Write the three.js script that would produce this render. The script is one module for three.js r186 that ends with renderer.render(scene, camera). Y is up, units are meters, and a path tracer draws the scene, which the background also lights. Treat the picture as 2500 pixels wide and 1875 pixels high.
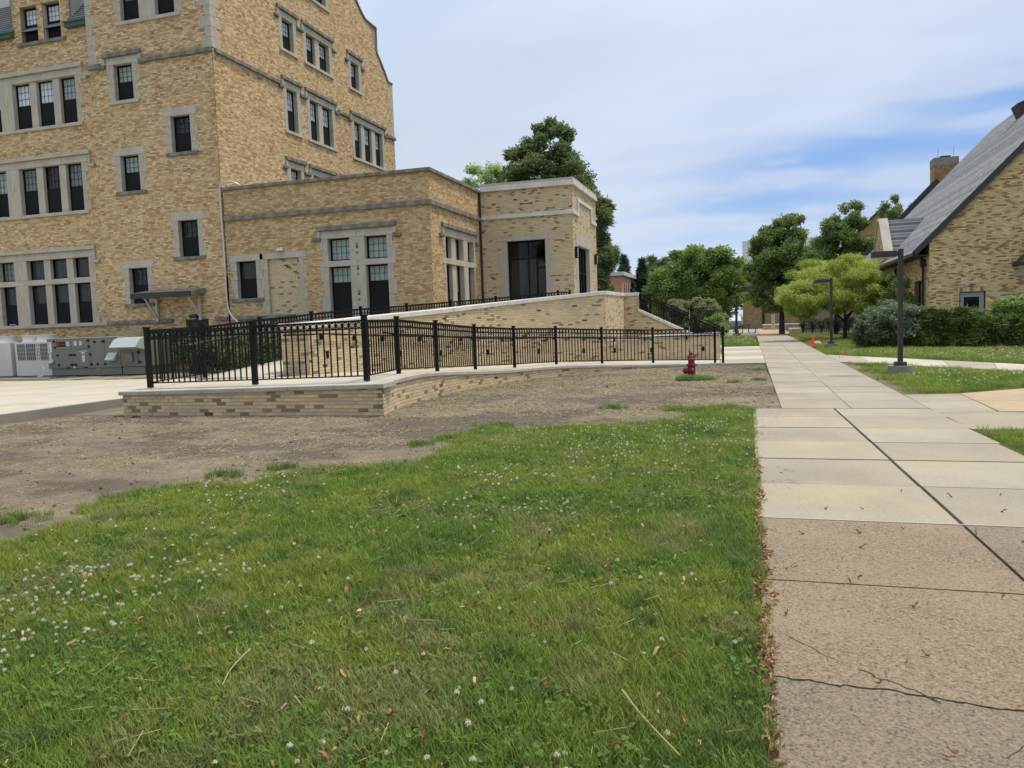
import * as THREE from 'three';
import { mergeGeometries } from 'three/addons/utils/BufferGeometryUtils.js';
import { RoundedBoxGeometry } from 'three/addons/geometries/RoundedBoxGeometry.js';

// ---------------------------------------------------------------- camera, sky, sun, exposure
const scene = new THREE.Scene();
const camera = new THREE.PerspectiveCamera(52.55, 4 / 3, 0.05, 1200);
camera.position.set(0, 1.6, 0);
camera.rotation.order = 'YXZ';
camera.rotation.set(THREE.MathUtils.degToRad(-4.47), THREE.MathUtils.degToRad(17.05), THREE.MathUtils.degToRad(-1.99));

const renderer = new THREE.WebGLRenderer({ antialias: true });
renderer.toneMapping = THREE.LinearToneMapping;
renderer.toneMappingExposure = 1.2;
renderer.shadowMap.enabled = true;

// random numbers and noise -------------------------------------------------
function rng(seed) { let a = seed >>> 0; return () => { a = (a + 0x6D2B79F5) >>> 0; let t = a; t = Math.imul(t ^ (t >>> 15), t | 1); t ^= t + Math.imul(t ^ (t >>> 7), t | 61); return ((t ^ (t >>> 14)) >>> 0) / 4294967296; }; }
function h2(x, y, s) { let n = Math.imul(x | 0, 374761393) ^ Math.imul(y | 0, 668265263) ^ Math.imul(s | 0, 1442695041); n = Math.imul(n ^ (n >>> 13), 1274126177); n ^= n >>> 16; return (n >>> 0) / 4294967296; }
const fade = (t) => t * t * (3 - 2 * t);
function vn(x, y, s = 0, per = 0) {
  const xi = Math.floor(x), yi = Math.floor(y), fx = fade(x - xi), fy = fade(y - yi);
  const w = (v) => per ? ((v % per) + per) % per : v;
  const a = h2(w(xi), w(yi), s), b = h2(w(xi + 1), w(yi), s), c = h2(w(xi), w(yi + 1), s), d = h2(w(xi + 1), w(yi + 1), s);
  return a + (b - a) * fx + (c - a) * fy + (a - b - c + d) * fx * fy;
}
function fbm(x, y, s = 0, oct = 4, per = 0) { let v = 0, a = 0.5, n = 0; for (let i = 0; i < oct; i++) { v += a * vn(x, y, s + i * 17, per); n += a; a *= 0.5; x *= 2; y *= 2; per *= 2; } return v / n; }
const sst = (a, b, x) => { const t = Math.min(1, Math.max(0, (x - a) / (b - a))); return t * t * (3 - 2 * t); };
const lerp = (a, b, t) => a + (b - a) * t;
const mix3 = (a, b, t) => [lerp(a[0], b[0], t), lerp(a[1], b[1], t), lerp(a[2], b[2], t)];

{ // thin high cloud with a band of clear blue low over the path
  const W = 1536, H = 768, data = new Float32Array(W * H * 4);
  for (let j = 0; j < H; j++) {
    const el = ((j + 0.5) / H - 0.5) * Math.PI, e = el * 57.2958;
    for (let i = 0; i < W; i++) {
      const ph = ((i + 0.5) / W - 0.5) * 2 * Math.PI;      // atan2(z, x)
      const x = Math.cos(ph), z = Math.sin(ph);
      let a = Math.atan2(x, -z) * 57.2958;                  // degrees right of the path's direction
      const ee = Math.max(0, e);
      // blue air
      const hz = Math.exp(-ee / 9);
      let sky = mix3([0.15, 0.31, 0.66], [0.44, 0.6, 0.82], hz);
      // cirrus
      const px = Math.cos(el) * x / (Math.max(0.02, Math.sin(Math.max(el, 0.015))) + 0.16), pz = Math.cos(el) * z / (Math.max(0.02, Math.sin(Math.max(el, 0.015))) + 0.16);
      const wx = px + 0.6 * fbm(px * 0.7, pz * 0.7, 5, 3), wz = pz + 0.6 * fbm(px * 0.7 + 9, pz * 0.7, 6, 3);
      const c1 = fbm(wx * 0.55 + 3.1, wz * 1.5 + 1.7, 11, 6);
      const c2 = fbm(wx * 1.6 + 8.1, wz * 4.2 + 2.7, 23, 5);
      let veil = sst(0.22, 0.62, c1 * 0.72 + c2 * 0.3);
      veil = 0.74 + 0.26 * veil;
      const gap = Math.exp(-Math.pow((e - (9.6 + 0.2 * (a - 6))) / 2.6, 2)) * sst(-9, 5, a) * (1 - sst(18, 50, a));
      const gap2 = 0.5 * Math.exp(-Math.pow((e - 7.5) / 4.5, 2)) * sst(-20, 2, a) * (1 - sst(40, 90, a));
      const st = fbm(wx * 0.9 + 20, wz * 3.4 + 4 + a * 0.02, 41, 6);
      const st2 = fbm(px * 2.6 + pz * 0.8, pz * 7.5 - px * 1.5, 47, 5); const streak = Math.min(1, 0.75 * sst(0.42, 0.66, st) + 0.8 * sst(0.52, 0.7, st2));
      veil *= 1 - Math.min(1, gap * 1.1) * (1 - 0.62 * streak) - gap2 * (1 - 0.75 * streak) * (1 - gap);
      veil = Math.max(0, Math.min(1, veil));
      const tone = 0.8 + 0.26 * fbm(wx * 0.8 + 2, wz * 1.3 + 5, 71, 5) + 0.16 * fbm(px * 2.2 + pz, pz * 4.4 - px, 77, 5);
      const up = 0.72 + 0.95 * Math.sin(Math.max(0, el));   // cloud sheet is thicker-lit overhead
      const cl = [0.535 * tone * up, 0.61 * tone * up, 0.745 * tone * up];
      const whiten = 0.16 * Math.exp(-Math.pow((e - 3) / 8, 2));
      let c = mix3(sky, [cl[0] + whiten, cl[1] + whiten, cl[2] + whiten * 0.9], veil);
      if (e < 0) { const t = sst(0, -6, e); c = mix3(c, [0.24, 0.25, 0.22], t); }
      const k = (j * W + i) * 4; data[k] = c[0]; data[k + 1] = c[1]; data[k + 2] = c[2]; data[k + 3] = 1;
    }
  }
  const t = new THREE.DataTexture(data, W, H, THREE.RGBAFormat, THREE.FloatType);
  t.mapping = THREE.EquirectangularReflectionMapping; t.magFilter = THREE.LinearFilter; t.minFilter = THREE.LinearFilter; t.needsUpdate = true;
  scene.background = t; scene.environment = t;
}
const sun = new THREE.DirectionalLight(new THREE.Color(1.0, 0.91, 0.77), 2.5);
sun.position.set(16, 60, -31); sun.target.position.set(-4, 0, -20);
sun.castShadow = true; sun.shadow.radius = 14; sun.shadow.mapSize.set(2048, 2048);
Object.assign(sun.shadow.camera, { left: -70, right: 70, top: 70, bottom: -70, near: 1, far: 200 });
scene.add(sun, sun.target);

// ---------------------------------------------------------------- textures and materials
const toS = (v) => { v = Math.max(0, Math.min(1, v)); return Math.round(255 * (v <= 0.0031308 ? 12.92 * v : 1.055 * Math.pow(v, 1 / 2.4) - 0.055)); };
function colTex(n, fn, repX = 1, repY = repX, n2 = n) {
  const d = new Uint8Array(n * n2 * 4);
  for (let j = 0; j < n2; j++) for (let i = 0; i < n; i++) { const c = fn(i / n, j / n2, i, j); const k = (j * n + i) * 4; d[k] = toS(c[0]); d[k + 1] = toS(c[1]); d[k + 2] = toS(c[2]); d[k + 3] = 255; }
  const t = new THREE.DataTexture(d, n, n2, THREE.RGBAFormat); t.colorSpace = THREE.SRGBColorSpace; t.wrapS = t.wrapT = THREE.RepeatWrapping; t.magFilter = THREE.LinearFilter; t.minFilter = THREE.LinearMipmapLinearFilter; t.generateMipmaps = true; t.repeat.set(repX, repY); t.needsUpdate = true; return t;
}
function bumpTex(n, fn, rep = 1, repY = rep) {
  const d = new Uint8Array(n * n * 4);
  for (let j = 0; j < n; j++) for (let i = 0; i < n; i++) { const v = Math.max(0, Math.min(255, Math.round(255 * fn(i / n, j / n, i, j)))); const k = (j * n + i) * 4; d[k] = d[k + 1] = d[k + 2] = v; d[k + 3] = 255; }
  const t = new THREE.DataTexture(d, n, n, THREE.RGBAFormat); t.wrapS = t.wrapT = THREE.RepeatWrapping; t.magFilter = THREE.LinearFilter; t.repeat.set(rep, repY); t.needsUpdate = true; return t;
}
const grey = (v) => [v, v, v];
const T = {};
T.concrete = colTex(1024, (u, v) => { const b = fbm(u * 4, v * 4, 3, 6, 4), f = vn(u * 300, v * 300, 9, 300), f2 = vn(u * 512, v * 512, 10, 512), o = sst(0.5, 0.72, fbm(u * 3, v * 3, 31, 5, 3)); let k = 0.7 + 0.36 * b + 0.2 * (f - 0.5) + 0.16 * (f2 - 0.5); if (f > 0.9) k -= 0.14; return [k, k * (0.99 - 0.035 * o), k * (0.97 - 0.11 * o)]; }, 1 / 2.7);
T.aggregate = colTex(1024, (u, v) => { const b = fbm(u * 4, v * 4, 7, 4, 4), c = vn(u * 170, v * 170, 12, 170), c2 = vn(u * 330, v * 330, 15, 330); let k = 0.6 + 0.34 * b; k += c > 0.7 ? 0.42 : c < 0.22 ? -0.3 : 0; k += (c2 - 0.5) * 0.42; const w = 0.03 * (h2(Math.floor(u * 170), Math.floor(v * 170), 4) - 0.5); return [k + w, k, k - w * 1.5]; }, 1 / 1.7);
T.stone = colTex(512, (u, v) => { const b = fbm(u * 4, v * 4, 21, 5, 4), s = fbm(u * 20, v * 3, 22, 3, 20), f = vn(u * 220, v * 220, 23, 220); const k = 0.74 + 0.24 * b + 0.2 * (s - 0.5) + 0.08 * (f - 0.5); return [k, k, k * (0.96 + 0.06 * b)]; }, 0.5);
T.stoneW = colTex(512, (u, v) => { const b = fbm(u * 5, v * 5, 25, 5, 5), s = fbm(u * 22, v * 3, 26, 3, 22); const k = 0.66 + 0.42 * sst(0.35, 0.7, b) + 0.25 * (s - 0.5); return [k, k, k * 0.97]; }, 0.4);
T.brick = colTex(256, (u, v) => { const b = fbm(u * 6, v * 6, 51, 4, 6), f = vn(u * 90, v * 90, 52, 90); const k = 0.78 + 0.22 * b + 0.12 * (f - 0.5); return grey(k); }, 4);
T.slate = colTex(512, (u, v) => { const b = fbm(u * 6, v * 6, 61, 4, 6), f = fbm(u * 60, v * 12, 62, 3, 12); return grey(0.7 + 0.3 * b + 0.15 * (f - 0.5)); }, 0.4);
T.bark = colTex(256, (u, v) => { const b = fbm(u * 24, v * 5, 81, 4, 8); return grey(0.5 + 0.7 * b); }, 1.2);
T.metal = colTex(256, (u, v) => { const b = fbm(u * 4, v * 4, 91, 4, 4); return grey(0.88 + 0.14 * b); }, 0.6);
T.grainB = bumpTex(512, (u, v) => 0.6 * vn(u * 190, v * 190, 14, 190) + 0.4 * fbm(u * 12, v * 12, 15, 3, 12), 1 / 1.7);
T.fineB = bumpTex(512, (u, v) => 0.5 * vn(u * 160, v * 160, 34, 160) + 0.5 * fbm(u * 20, v * 20, 35, 3, 20), 0.6);

const lin = (r, g, b) => new THREE.Color().setRGB(r, g, b);
const std = (c, o = {}) => new THREE.MeshStandardMaterial({ color: lin(...c), roughness: 0.9, ...o });
const M = {
  stone: std([0.545, 0.49, 0.39], { map: T.stone, bumpMap: T.fineB, bumpScale: 0.004 }),
  concreteDrive: std([0.54, 0.485, 0.38], { map: T.concrete, bumpMap: T.fineB, bumpScale: 0.003 }),
  stoneNew: std([0.52, 0.475, 0.40], { map: T.stone, bumpMap: T.fineB, bumpScale: 0.002 }),
  stoneDark: std([0.245, 0.228, 0.195], { map: T.stoneW, bumpMap: T.fineB, bumpScale: 0.006 }),
  coping: std([0.72, 0.68, 0.60], { map: T.stone, bumpMap: T.fineB, bumpScale: 0.002 }),
  mortarOld: std([0.36, 0.275, 0.17], { map: T.brick }),
  mortarNew: std([0.46, 0.375, 0.255], { map: T.brick }),
  mortarRight: std([0.34, 0.255, 0.15], { map: T.brick }),
  concrete: std([0.43, 0.38, 0.28], { map: T.concrete, bumpMap: T.fineB, bumpScale: 0.003 }),
  concreteB: std([0.39, 0.34, 0.248], { map: T.concrete, bumpMap: T.fineB, bumpScale: 0.003 }),
  concreteNew: std([0.57, 0.515, 0.405], { map: T.concrete, bumpMap: T.fineB, bumpScale: 0.002 }),
  concreteFar: std([0.375, 0.33, 0.255], { map: T.concrete, bumpMap: T.fineB, bumpScale: 0.003 }),
  concreteOchre: std([0.48, 0.365, 0.215], { map: T.concrete, bumpMap: T.fineB, bumpScale: 0.003 }),
  aggregate: std([0.335, 0.25, 0.16], { map: T.aggregate, bumpMap: T.grainB, bumpScale: 0.006 }),
  aggregateB: std([0.295, 0.23, 0.155], { map: T.aggregate, bumpMap: T.grainB, bumpScale: 0.006 }),
  black: new THREE.MeshPhysicalMaterial({ color: lin(0.006, 0.006, 0.007), roughness: 0.42, specularIntensity: 0.45 }),
  frame: new THREE.MeshPhysicalMaterial({ color: lin(0.005, 0.0055, 0.007), roughness: 0.5, specularIntensity: 0.4 }),
  screen: new THREE.MeshPhysicalMaterial({ color: lin(0.019, 0.0195, 0.021), roughness: 0.9, specularIntensity: 0.2 }),
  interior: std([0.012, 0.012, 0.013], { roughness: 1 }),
  reflectA: std([0.74, 0.78, 0.82]), reflectB: std([0.34, 0.41, 0.38]), reflectC: std([0.17, 0.215, 0.20]), paneDark: std([0.02, 0.025, 0.024]),  // panel tones behind the panes: sky reflection put into the colour, last one dark
  glass: new THREE.MeshPhysicalMaterial({ color: 0xffffff, roughness: 0.02, transmission: 1, thickness: 0, ior: 1.4, specularIntensity: 0.4 }),
  slate: std([0.235, 0.23, 0.215], { map: T.slate, roughness: 0.75 }),
  slateB: std([0.22, 0.23, 0.235], { map: T.slate, roughness: 0.75 }),
  slateC: std([0.40, 0.41, 0.41], { map: T.slate, roughness: 0.75 }),
  copper: std([0.06, 0.105, 0.08], { roughness: 0.7 }),
  darkTrim: std([0.03, 0.028, 0.027], { roughness: 0.6 }),
  brownTrim: std([0.035, 0.024, 0.02], { roughness: 0.6 }),
  lampGrey: std([0.036, 0.035, 0.035], { roughness: 0.6 }),
  lens: std([0.5, 0.5, 0.48], { roughness: 0.3 }),
  pebble: std([0.30, 0.275, 0.23], { map: T.concrete }),
  unit: std([0.175, 0.185, 0.155], { map: T.metal, roughness: 0.55 }),
  unitPale: std([0.42, 0.46, 0.43], { map: T.metal, roughness: 0.4 }),
  cond: std([0.6, 0.58, 0.53], { map: T.metal, roughness: 0.5 }),
  fins: std([0.075, 0.08, 0.08], { roughness: 0.6, metalness: 0.2 }),
  pipe: std([0.55, 0.55, 0.54], { roughness: 0.35, metalness: 0.6 }),
  white: std([0.72, 0.72, 0.69], { roughness: 0.6 }),
  cream: std([0.55, 0.50, 0.40], { roughness: 0.7 }),
  red: std([0.20, 0.012, 0.022], { roughness: 0.5 }),
  redB: std([0.15, 0.009, 0.018], { roughness: 0.55 }),
  orange: std([0.85, 0.10, 0.03], { roughness: 0.6 }),
  pink: std([0.9, 0.13, 0.16], { roughness: 0.8, side: THREE.DoubleSide }),
  wire: std([0.3, 0.3, 0.3]),
  bark: std([0.085, 0.07, 0.055], { map: T.bark }),
  barkDark: std([0.045, 0.037, 0.03], { map: T.bark }),
  copy: std([1, 1, 1], { map: T.brick }),
  doorGrey: std([0.27, 0.29, 0.28], { roughness: 0.6 }),
  soilDark: std([0.05, 0.042, 0.033]),
  carWhite: std([0.65, 0.66, 0.67], { roughness: 0.25 }), carSilver: std([0.35, 0.37, 0.40], { roughness: 0.25, metalness: 0.3 }), carDark: std([0.02, 0.02, 0.025], { roughness: 0.2 }),
  tyre: std([0.012, 0.012, 0.012]),
  carGlass: new THREE.MeshPhysicalMaterial({ color: lin(0.008, 0.01, 0.011), roughness: 0.1, specularIntensity: 0.35 }),
  weathered: std([0.22, 0.19, 0.16], { map: T.bark }),
};

// ---------------------------------------------------------------- geometry helpers
function uvm(g, k = 1) { // uv in metres from position, by the way each face points
  if (g.index) g = g.toNonIndexed();
  g.computeVertexNormals();
  const p = g.attributes.position, n = g.attributes.normal, uv = new Float32Array(p.count * 2);
  for (let i = 0; i < p.count; i++) {
    const ax = Math.abs(n.getX(i)), ay = Math.abs(n.getY(i)), az = Math.abs(n.getZ(i));
    if (ay >= ax && ay >= az) { uv[2 * i] = p.getX(i) * k; uv[2 * i + 1] = p.getZ(i) * k; }
    else if (ax >= az) { uv[2 * i] = p.getZ(i) * k; uv[2 * i + 1] = p.getY(i) * k; }
    else { uv[2 * i] = p.getX(i) * k; uv[2 * i + 1] = p.getY(i) * k; }
  }
  g.setAttribute('uv', new THREE.BufferAttribute(uv, 2));
  for (const key of Object.keys(g.attributes)) if (!['position', 'normal', 'uv', 'color'].includes(key)) g.deleteAttribute(key);
  return g;
}
const boxCache = new Map();
function box(x0, x1, y0, y1, z0, z1) { const g = new THREE.BoxGeometry(x1 - x0, y1 - y0, z1 - z0); g.translate((x0 + x1) / 2, (y0 + y1) / 2, (z0 + z1) / 2); return uvm(g); }
function sbox(w, h, d) { const key = `${w.toFixed(3)},${h.toFixed(3)},${d.toFixed(3)}`; if (!boxCache.has(key)) boxCache.set(key, uvm(new THREE.BoxGeometry(w, h, d))); return boxCache.get(key); }
function bevBox(w, h, d, r = 0.01) { const key = `b${w.toFixed(3)},${h.toFixed(3)},${d.toFixed(3)},${r}`; if (!boxCache.has(key)) boxCache.set(key, uvm(new RoundedBoxGeometry(w, h, d, 1, r))); return boxCache.get(key); }
function bar(a, b, w, h) { // a box that runs from a to b
  const A = new THREE.Vector3(...a), B = new THREE.Vector3(...b), L = A.distanceTo(B);
  const g = new THREE.BoxGeometry(w, h, L); const m = new THREE.Matrix4().lookAt(B, A, new THREE.Vector3(0, 1, 0)); m.setPosition(A.add(B).multiplyScalar(0.5));
  g.applyMatrix4(m); return uvm(g);
}
function tube(pts, r, seg = 6, n = 0) { const c = new THREE.CatmullRomCurve3(pts.map((p) => new THREE.Vector3(...p)), false, 'centripetal'); return uvm(new THREE.TubeGeometry(c, n || pts.length * 4, r, seg, false)); }
function cyl(r0, r1, h, x, y, z, seg = 16) { const g = new THREE.CylinderGeometry(r1, r0, h, seg); g.translate(x, y + h / 2, z); return uvm(g); }
function quadStrip(rows) { // rows of [x,y,z] lists, a sheet
  const pos = [], idx = [], n = rows[0].length;
  for (const r of rows) for (const p of r) pos.push(...p);
  for (let j = 0; j + 1 < rows.length; j++) for (let i = 0; i + 1 < n; i++) { const a = j * n + i; idx.push(a, a + 1, a + n, a + 1, a + n + 1, a + n); }
  const g = new THREE.BufferGeometry(); g.setAttribute('position', new THREE.Float32BufferAttribute(pos, 3)); g.setIndex(idx); return uvm(g);
}
function prism(pts, y0, y1) { // plan polygon [x,z] between two heights
  const s = new THREE.Shape(pts.map((p) => new THREE.Vector2(p[0], -p[1]))); const g = new THREE.ExtrudeGeometry(s, { depth: y1 - y0, bevelEnabled: false }); g.rotateX(-Math.PI / 2); g.translate(0, y0, 0); return uvm(g);
}
const taken = new Map();
function numbered(n) { const k = taken.get(n) || 0; taken.set(n, k + 1); return k ? `${n}_${String(k).padStart(3, '0')}` : n; }
function mesh(name, g, m, parent, shadow = true) {
  if (Array.isArray(g)) g = g.length === 1 ? g[0] : mergeGeometries(g.map((q) => (q.index ? q.toNonIndexed() : q)));
  const o = new THREE.Mesh(g, m); o.name = parent ? name : numbered(name); o.castShadow = o.receiveShadow = shadow; (parent || scene).add(o); return o;
}
function thing(name, label, category, pos = [0, 0, 0], turn = 0, group) {
  const o = new THREE.Group(); o.name = numbered(name); o.position.set(...pos); o.rotation.y = turn; o.userData = { label, category }; if (group) o.userData.group = group; scene.add(o); return o;
}
function tag(o, label, category, group, kind) { o.userData.label = label; if (category) o.userData.category = category; if (group) o.userData.group = group; if (kind) o.userData.kind = kind; return o; }
function struct(o, label) { o.userData.kind = 'structure'; o.userData.label = label; o.userData.category = o.userData.category || 'ground'; return o; }
function settle(g, base) { g.position.set(...base); for (const c of g.children) { c.position.x -= base[0]; c.position.y -= base[1]; c.position.z -= base[2]; } return g; }
function inst(name, g, m, mats, cols, parent, kind = 'stuff') {
  const o = new THREE.InstancedMesh(g, m, mats.length); o.name = parent ? name : numbered(name);
  mats.forEach((q, i) => o.setMatrixAt(i, q)); if (cols) { const c = new THREE.Color(); cols.forEach((q, i) => o.setColorAt(i, c.setRGB(q[0], q[1], q[2]))); }
  o.castShadow = o.receiveShadow = true; o.userData.kind = kind; (parent || scene).add(o); return o;
}
const mat4 = (p, q, s) => new THREE.Matrix4().compose(p, q, s);
const V3 = (x, y, z) => new THREE.Vector3(x, y, z);

// ---------------------------------------------------------------- brickwork
const PAL = {
  old: [[[0.54, 0.38, 0.185], 26], [[0.63, 0.46, 0.255], 28], [[0.47, 0.30, 0.13], 18], [[0.71, 0.55, 0.33], 15], [[0.38, 0.215, 0.09], 9], [[0.45, 0.22, 0.115], 7], [[0.27, 0.135, 0.065], 4], [[0.42, 0.34, 0.19], 3]],
  annex: [[[0.51, 0.36, 0.17], 28], [[0.60, 0.43, 0.23], 24], [[0.43, 0.275, 0.12], 20], [[0.62, 0.49, 0.28], 10], [[0.32, 0.19, 0.08], 9], [[0.40, 0.19, 0.09], 8], [[0.34, 0.30, 0.18], 8]],
  fresh: [[[0.55, 0.44, 0.265], 34], [[0.50, 0.415, 0.27], 24], [[0.61, 0.47, 0.255], 22], [[0.57, 0.43, 0.28], 10], [[0.245, 0.165, 0.09], 9], [[0.11, 0.03, 0.022], 0.8]],
  right: [[[0.60, 0.45, 0.23], 34], [[0.55, 0.40, 0.19], 26], [[0.66, 0.52, 0.29], 14], [[0.28, 0.155, 0.07], 14], [[0.36, 0.20, 0.09], 7], [[0.45, 0.29, 0.13], 8]],
  low: [[[0.42, 0.27, 0.11], 40], [[0.36, 0.21, 0.085], 30], [[0.24, 0.13, 0.055], 16], [[0.5, 0.34, 0.15], 14]],
  red: [[[0.47, 0.25, 0.165], 50], [[0.52, 0.29, 0.19], 30], [[0.42, 0.21, 0.135], 20]],
};
function picker(pal, R) { const tot = pal.reduce((a, p) => a + p[1], 0); return () => { let t = R() * tot; for (const p of pal) { t -= p[1]; if (t <= 0) return p[0]; } return pal[0][0]; }; }
const unitBox = uvm(new THREE.BoxGeometry(1, 1, 1));
/* bricks laid along a path in plan. pts: [x,z] corner list; side: +1 puts the face on the right of travel.
   top(s), bottom(s): heights along the run; holes: [s0,s1,y0,y1] */
function layBricks(o) {
  const { pts, side = 1, y0, pal, R, holes = [], L = 0.203, H = 0.0677, joint = 0.011, proud = 0.008, depth = 0.05 } = o;
  const top = typeof o.top === 'function' ? o.top : () => o.top;
  const segs = []; let tot = 0;
  for (let i = 0; i + 1 < pts.length; i++) { const dx = pts[i + 1][0] - pts[i][0], dz = pts[i + 1][1] - pts[i][1], l = Math.hypot(dx, dz); segs.push([tot, l, pts[i], dx / l, dz / l]); tot += l; }
  const at = (s) => { let g = segs[segs.length - 1]; for (const q of segs) if (s <= q[0] + q[1]) { g = q; break; } const t = s - g[0]; return [g[2][0] + g[3] * t, g[2][1] + g[4] * t, g[3], g[4]]; };
  const soft = o.soft === undefined ? 0.22 : o.soft, tw = pal.reduce((a, p) => a + p[1], 0), mean = [0, 1, 2].map((i) => pal.reduce((a, p) => a + p[0][i] * p[1], 0) / tw), gain = o.gain || 1.22;
  const pick = picker(pal.map((p) => [p[0].map((v, i) => lerp(v, mean[i], soft) * gain), p[1]]), R); const out = [];
  let maxTop = 0; for (let s = 0; s <= tot; s += 0.2) maxTop = Math.max(maxTop, top(s)); maxTop = Math.max(maxTop, top(tot));
  const rows = Math.ceil((maxTop - y0) / H);
  for (let r = 0; r < rows; r++) {
    const a = y0 + r * H, b = a + H;
    let s = -(r % 2) * L / 2 - (o.jit ? R() * L : 0);
    while (s < tot) {
      let len = L; if (o.mixed && R() < o.mixed) len = L / 2;
      let list = [[Math.max(0, s), Math.min(tot, s + len)]];
      s += len;
      const mid = (a + b) / 2;
      for (const q of holes) if (mid > q[2] && mid < q[3]) { const nx = []; for (const [u, v] of list) { if (v <= q[0] || u >= q[1]) nx.push([u, v]); else { if (u < q[0]) nx.push([u, q[0]]); if (v > q[1]) nx.push([q[1], v]); } } list = nx; }
      for (const [u, v] of list) {
        if (v - u < 0.03) continue;
        const t = Math.min(top(u), top(v)); const bb = Math.min(b, t); if (bb - a < 0.018) continue;
        const c = pick(); const k = 0.9 + 0.2 * R();
        const p = at((u + v) / 2); const nx = -p[3] * side, nz = p[2] * side;
        out.push({ x: p[0] + nx * (proud - depth / 2 + (R() - 0.5) * 0.003), y: (a + bb) / 2, z: p[1] + nz * (proud - depth / 2), ang: Math.atan2(-p[3], p[2]), w: v - u - joint, h: bb - a - joint, c: [c[0] * k, c[1] * k, c[2] * k], base: c, depth });
      }
    }
  }
  return out;
}
function brickInst(list, parent, name = 'brickwork') {
  const q = new THREE.Quaternion(), up = V3(0, 1, 0);
  return inst(name, unitBox, M.copy, list.map((b) => mat4(V3(b.x, b.y, b.z), q.setFromAxisAngle(up, b.ang).clone(), V3(b.w, b.h, b.depth))), list.map((b) => b.c), parent);
}
const brickMats = new Map();
function brickMesh(list, parent) {
  for (const b of list) {
    const key = b.base.join(); if (!brickMats.has(key)) brickMats.set(key, [0.92, 1, 1.08].map((k) => std(b.base.map((v) => v * k), { map: T.brick, bumpMap: T.fineB, bumpScale: 0.002 })));
    const o = mesh('brick', sbox(Math.round(b.w * 50) / 50 - 0.0, Math.max(0.02, Math.round(b.h * 100) / 100 - 0.003), b.depth), brickMats.get(key)[Math.floor(h2(Math.round(b.x * 991), Math.round(b.z * 577 + b.y * 311), 3) * 3)], parent);
    o.position.set(b.x, b.y, b.z); o.rotation.y = b.ang;
  }
}
// a flat wall body with openings; u runs along local x, outward is local +z
function wallBody(outline, holes, thick) {
  const s = new THREE.Shape(outline.map((p) => new THREE.Vector2(p[0], p[1])));
  for (const h of holes) { const q = new THREE.Path(); q.moveTo(h[0], h[2]); q.lineTo(h[0], h[3]); q.lineTo(h[1], h[3]); q.lineTo(h[1], h[2]); q.closePath(); s.holes.push(q); }
  const g = new THREE.ExtrudeGeometry(s, { depth: thick, bevelEnabled: false }); g.translate(0, 0, -thick); return uvm(g);
}

// ================================================================ GROUND
const inPoly = (p, x, z) => { let c = false; for (let i = 0, j = p.length - 1; i < p.length; j = i++) { const [xi, zi] = p[i], [xj, zj] = p[j]; if ((zi > z) !== (zj > z) && x < ((xj - xi) * (z - zi)) / (zj - zi) + xi) c = !c; } return c; };
const polyDist = (p, x, z) => { let d = 1e9; for (let i = 0, j = p.length - 1; i < p.length; j = i++) { const ax = p[j][0], az = p[j][1], bx = p[i][0] - ax, bz = p[i][1] - az; const t = Math.max(0, Math.min(1, ((x - ax) * bx + (z - az) * bz) / (bx * bx + bz * bz))); d = Math.min(d, Math.hypot(x - ax - bx * t, z - az - bz * t)); } return inPoly(p, x, z) ? d : -d; };
const LAWN = [[0.04, 1], [0.04, -14.5], [-1.4, -14.15], [-1.35, -13.8], [-0.7, -13.55], [-1.2, -12.6], [-2.2, -11.9], [-3.8, -11.1], [-4.44, -10.4], [-4.2, -9.7], [-3.62, -8.8], [-4.79, -7.8], [-5.2, -6.7], [-5.9, -6.95], [-6.28, -6.1], [-5.75, -4.7], [-7.5, -3.6], [-9.5, -2.2], [-9.5, 1]];
const LAWN_LAMP = [[2.84, -26.6], [6.4, -21.75], [9.5, -17.6], [9.5, -19.6], [5.1, -17.35], [3.78, -16.45], [2.84, -16.25]].slice(0, 3).concat([[9.4, -19.3], [5.1, -17.35], [3.78, -16.45], [2.84, -16.3]]);
const LAWN_CORNER = [[2.6, -11.55], [7, -11.4], [7, -4], [2.8, -4]];
const LAWN_SHRUBS = [[2.85, -32.0], [7.2, -24.65], [13, -15.5], [24, -15.5], [24, -40], [2.85, -60]];
const LAWN_TABLE = [[0.45, -42.2], [-8, -42.6], [-8, -58.5], [0.5, -59.5]];
const ln = (x, z, s = 1) => (fbm(x * 1.3 * s, z * 1.3 * s, 201, 4) - 0.5) * 1.1 + (fbm(x * 6, z * 6, 205, 3) - 0.5) * 0.35;
const lawnAt = (x, z) => { const d = polyDist(LAWN, x, z); if (d < -1.2) return 0; return x > -0.35 && z > -14 ? (x < 0.05 ? 1 : 0) : sst(-0.12, 0.22, d + ln(x, z)); };
function soilY(x, z) { return -0.022 - 0.045 * sst(-19, -23, z) * sst(-8, -5, x) + (fbm(x * 2.2, z * 2.2, 211, 4) - 0.5) * 0.05 + (fbm(x * 11, z * 11, 213, 3) - 0.5) * 0.022; }
T.soil = colTex(1024, (u, v) => { const b = fbm(u * 8, v * 8, 221, 5, 8), f = vn(u * 260, v * 260, 222, 260), g = vn(u * 110, v * 110, 224, 110); const k = 0.66 + 0.4 * b + 0.3 * (f - 0.5) + (g > 0.82 ? 0.18 : g < 0.16 ? -0.2 : 0); return [k, k * 0.99, k * 0.96]; }, 1 / 1.6);
M.soil = new THREE.MeshStandardMaterial({ color: 0xffffff, roughness: 1, vertexColors: true, map: T.soil, bumpMap: T.grainB, bumpScale: 0.012 });
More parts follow.
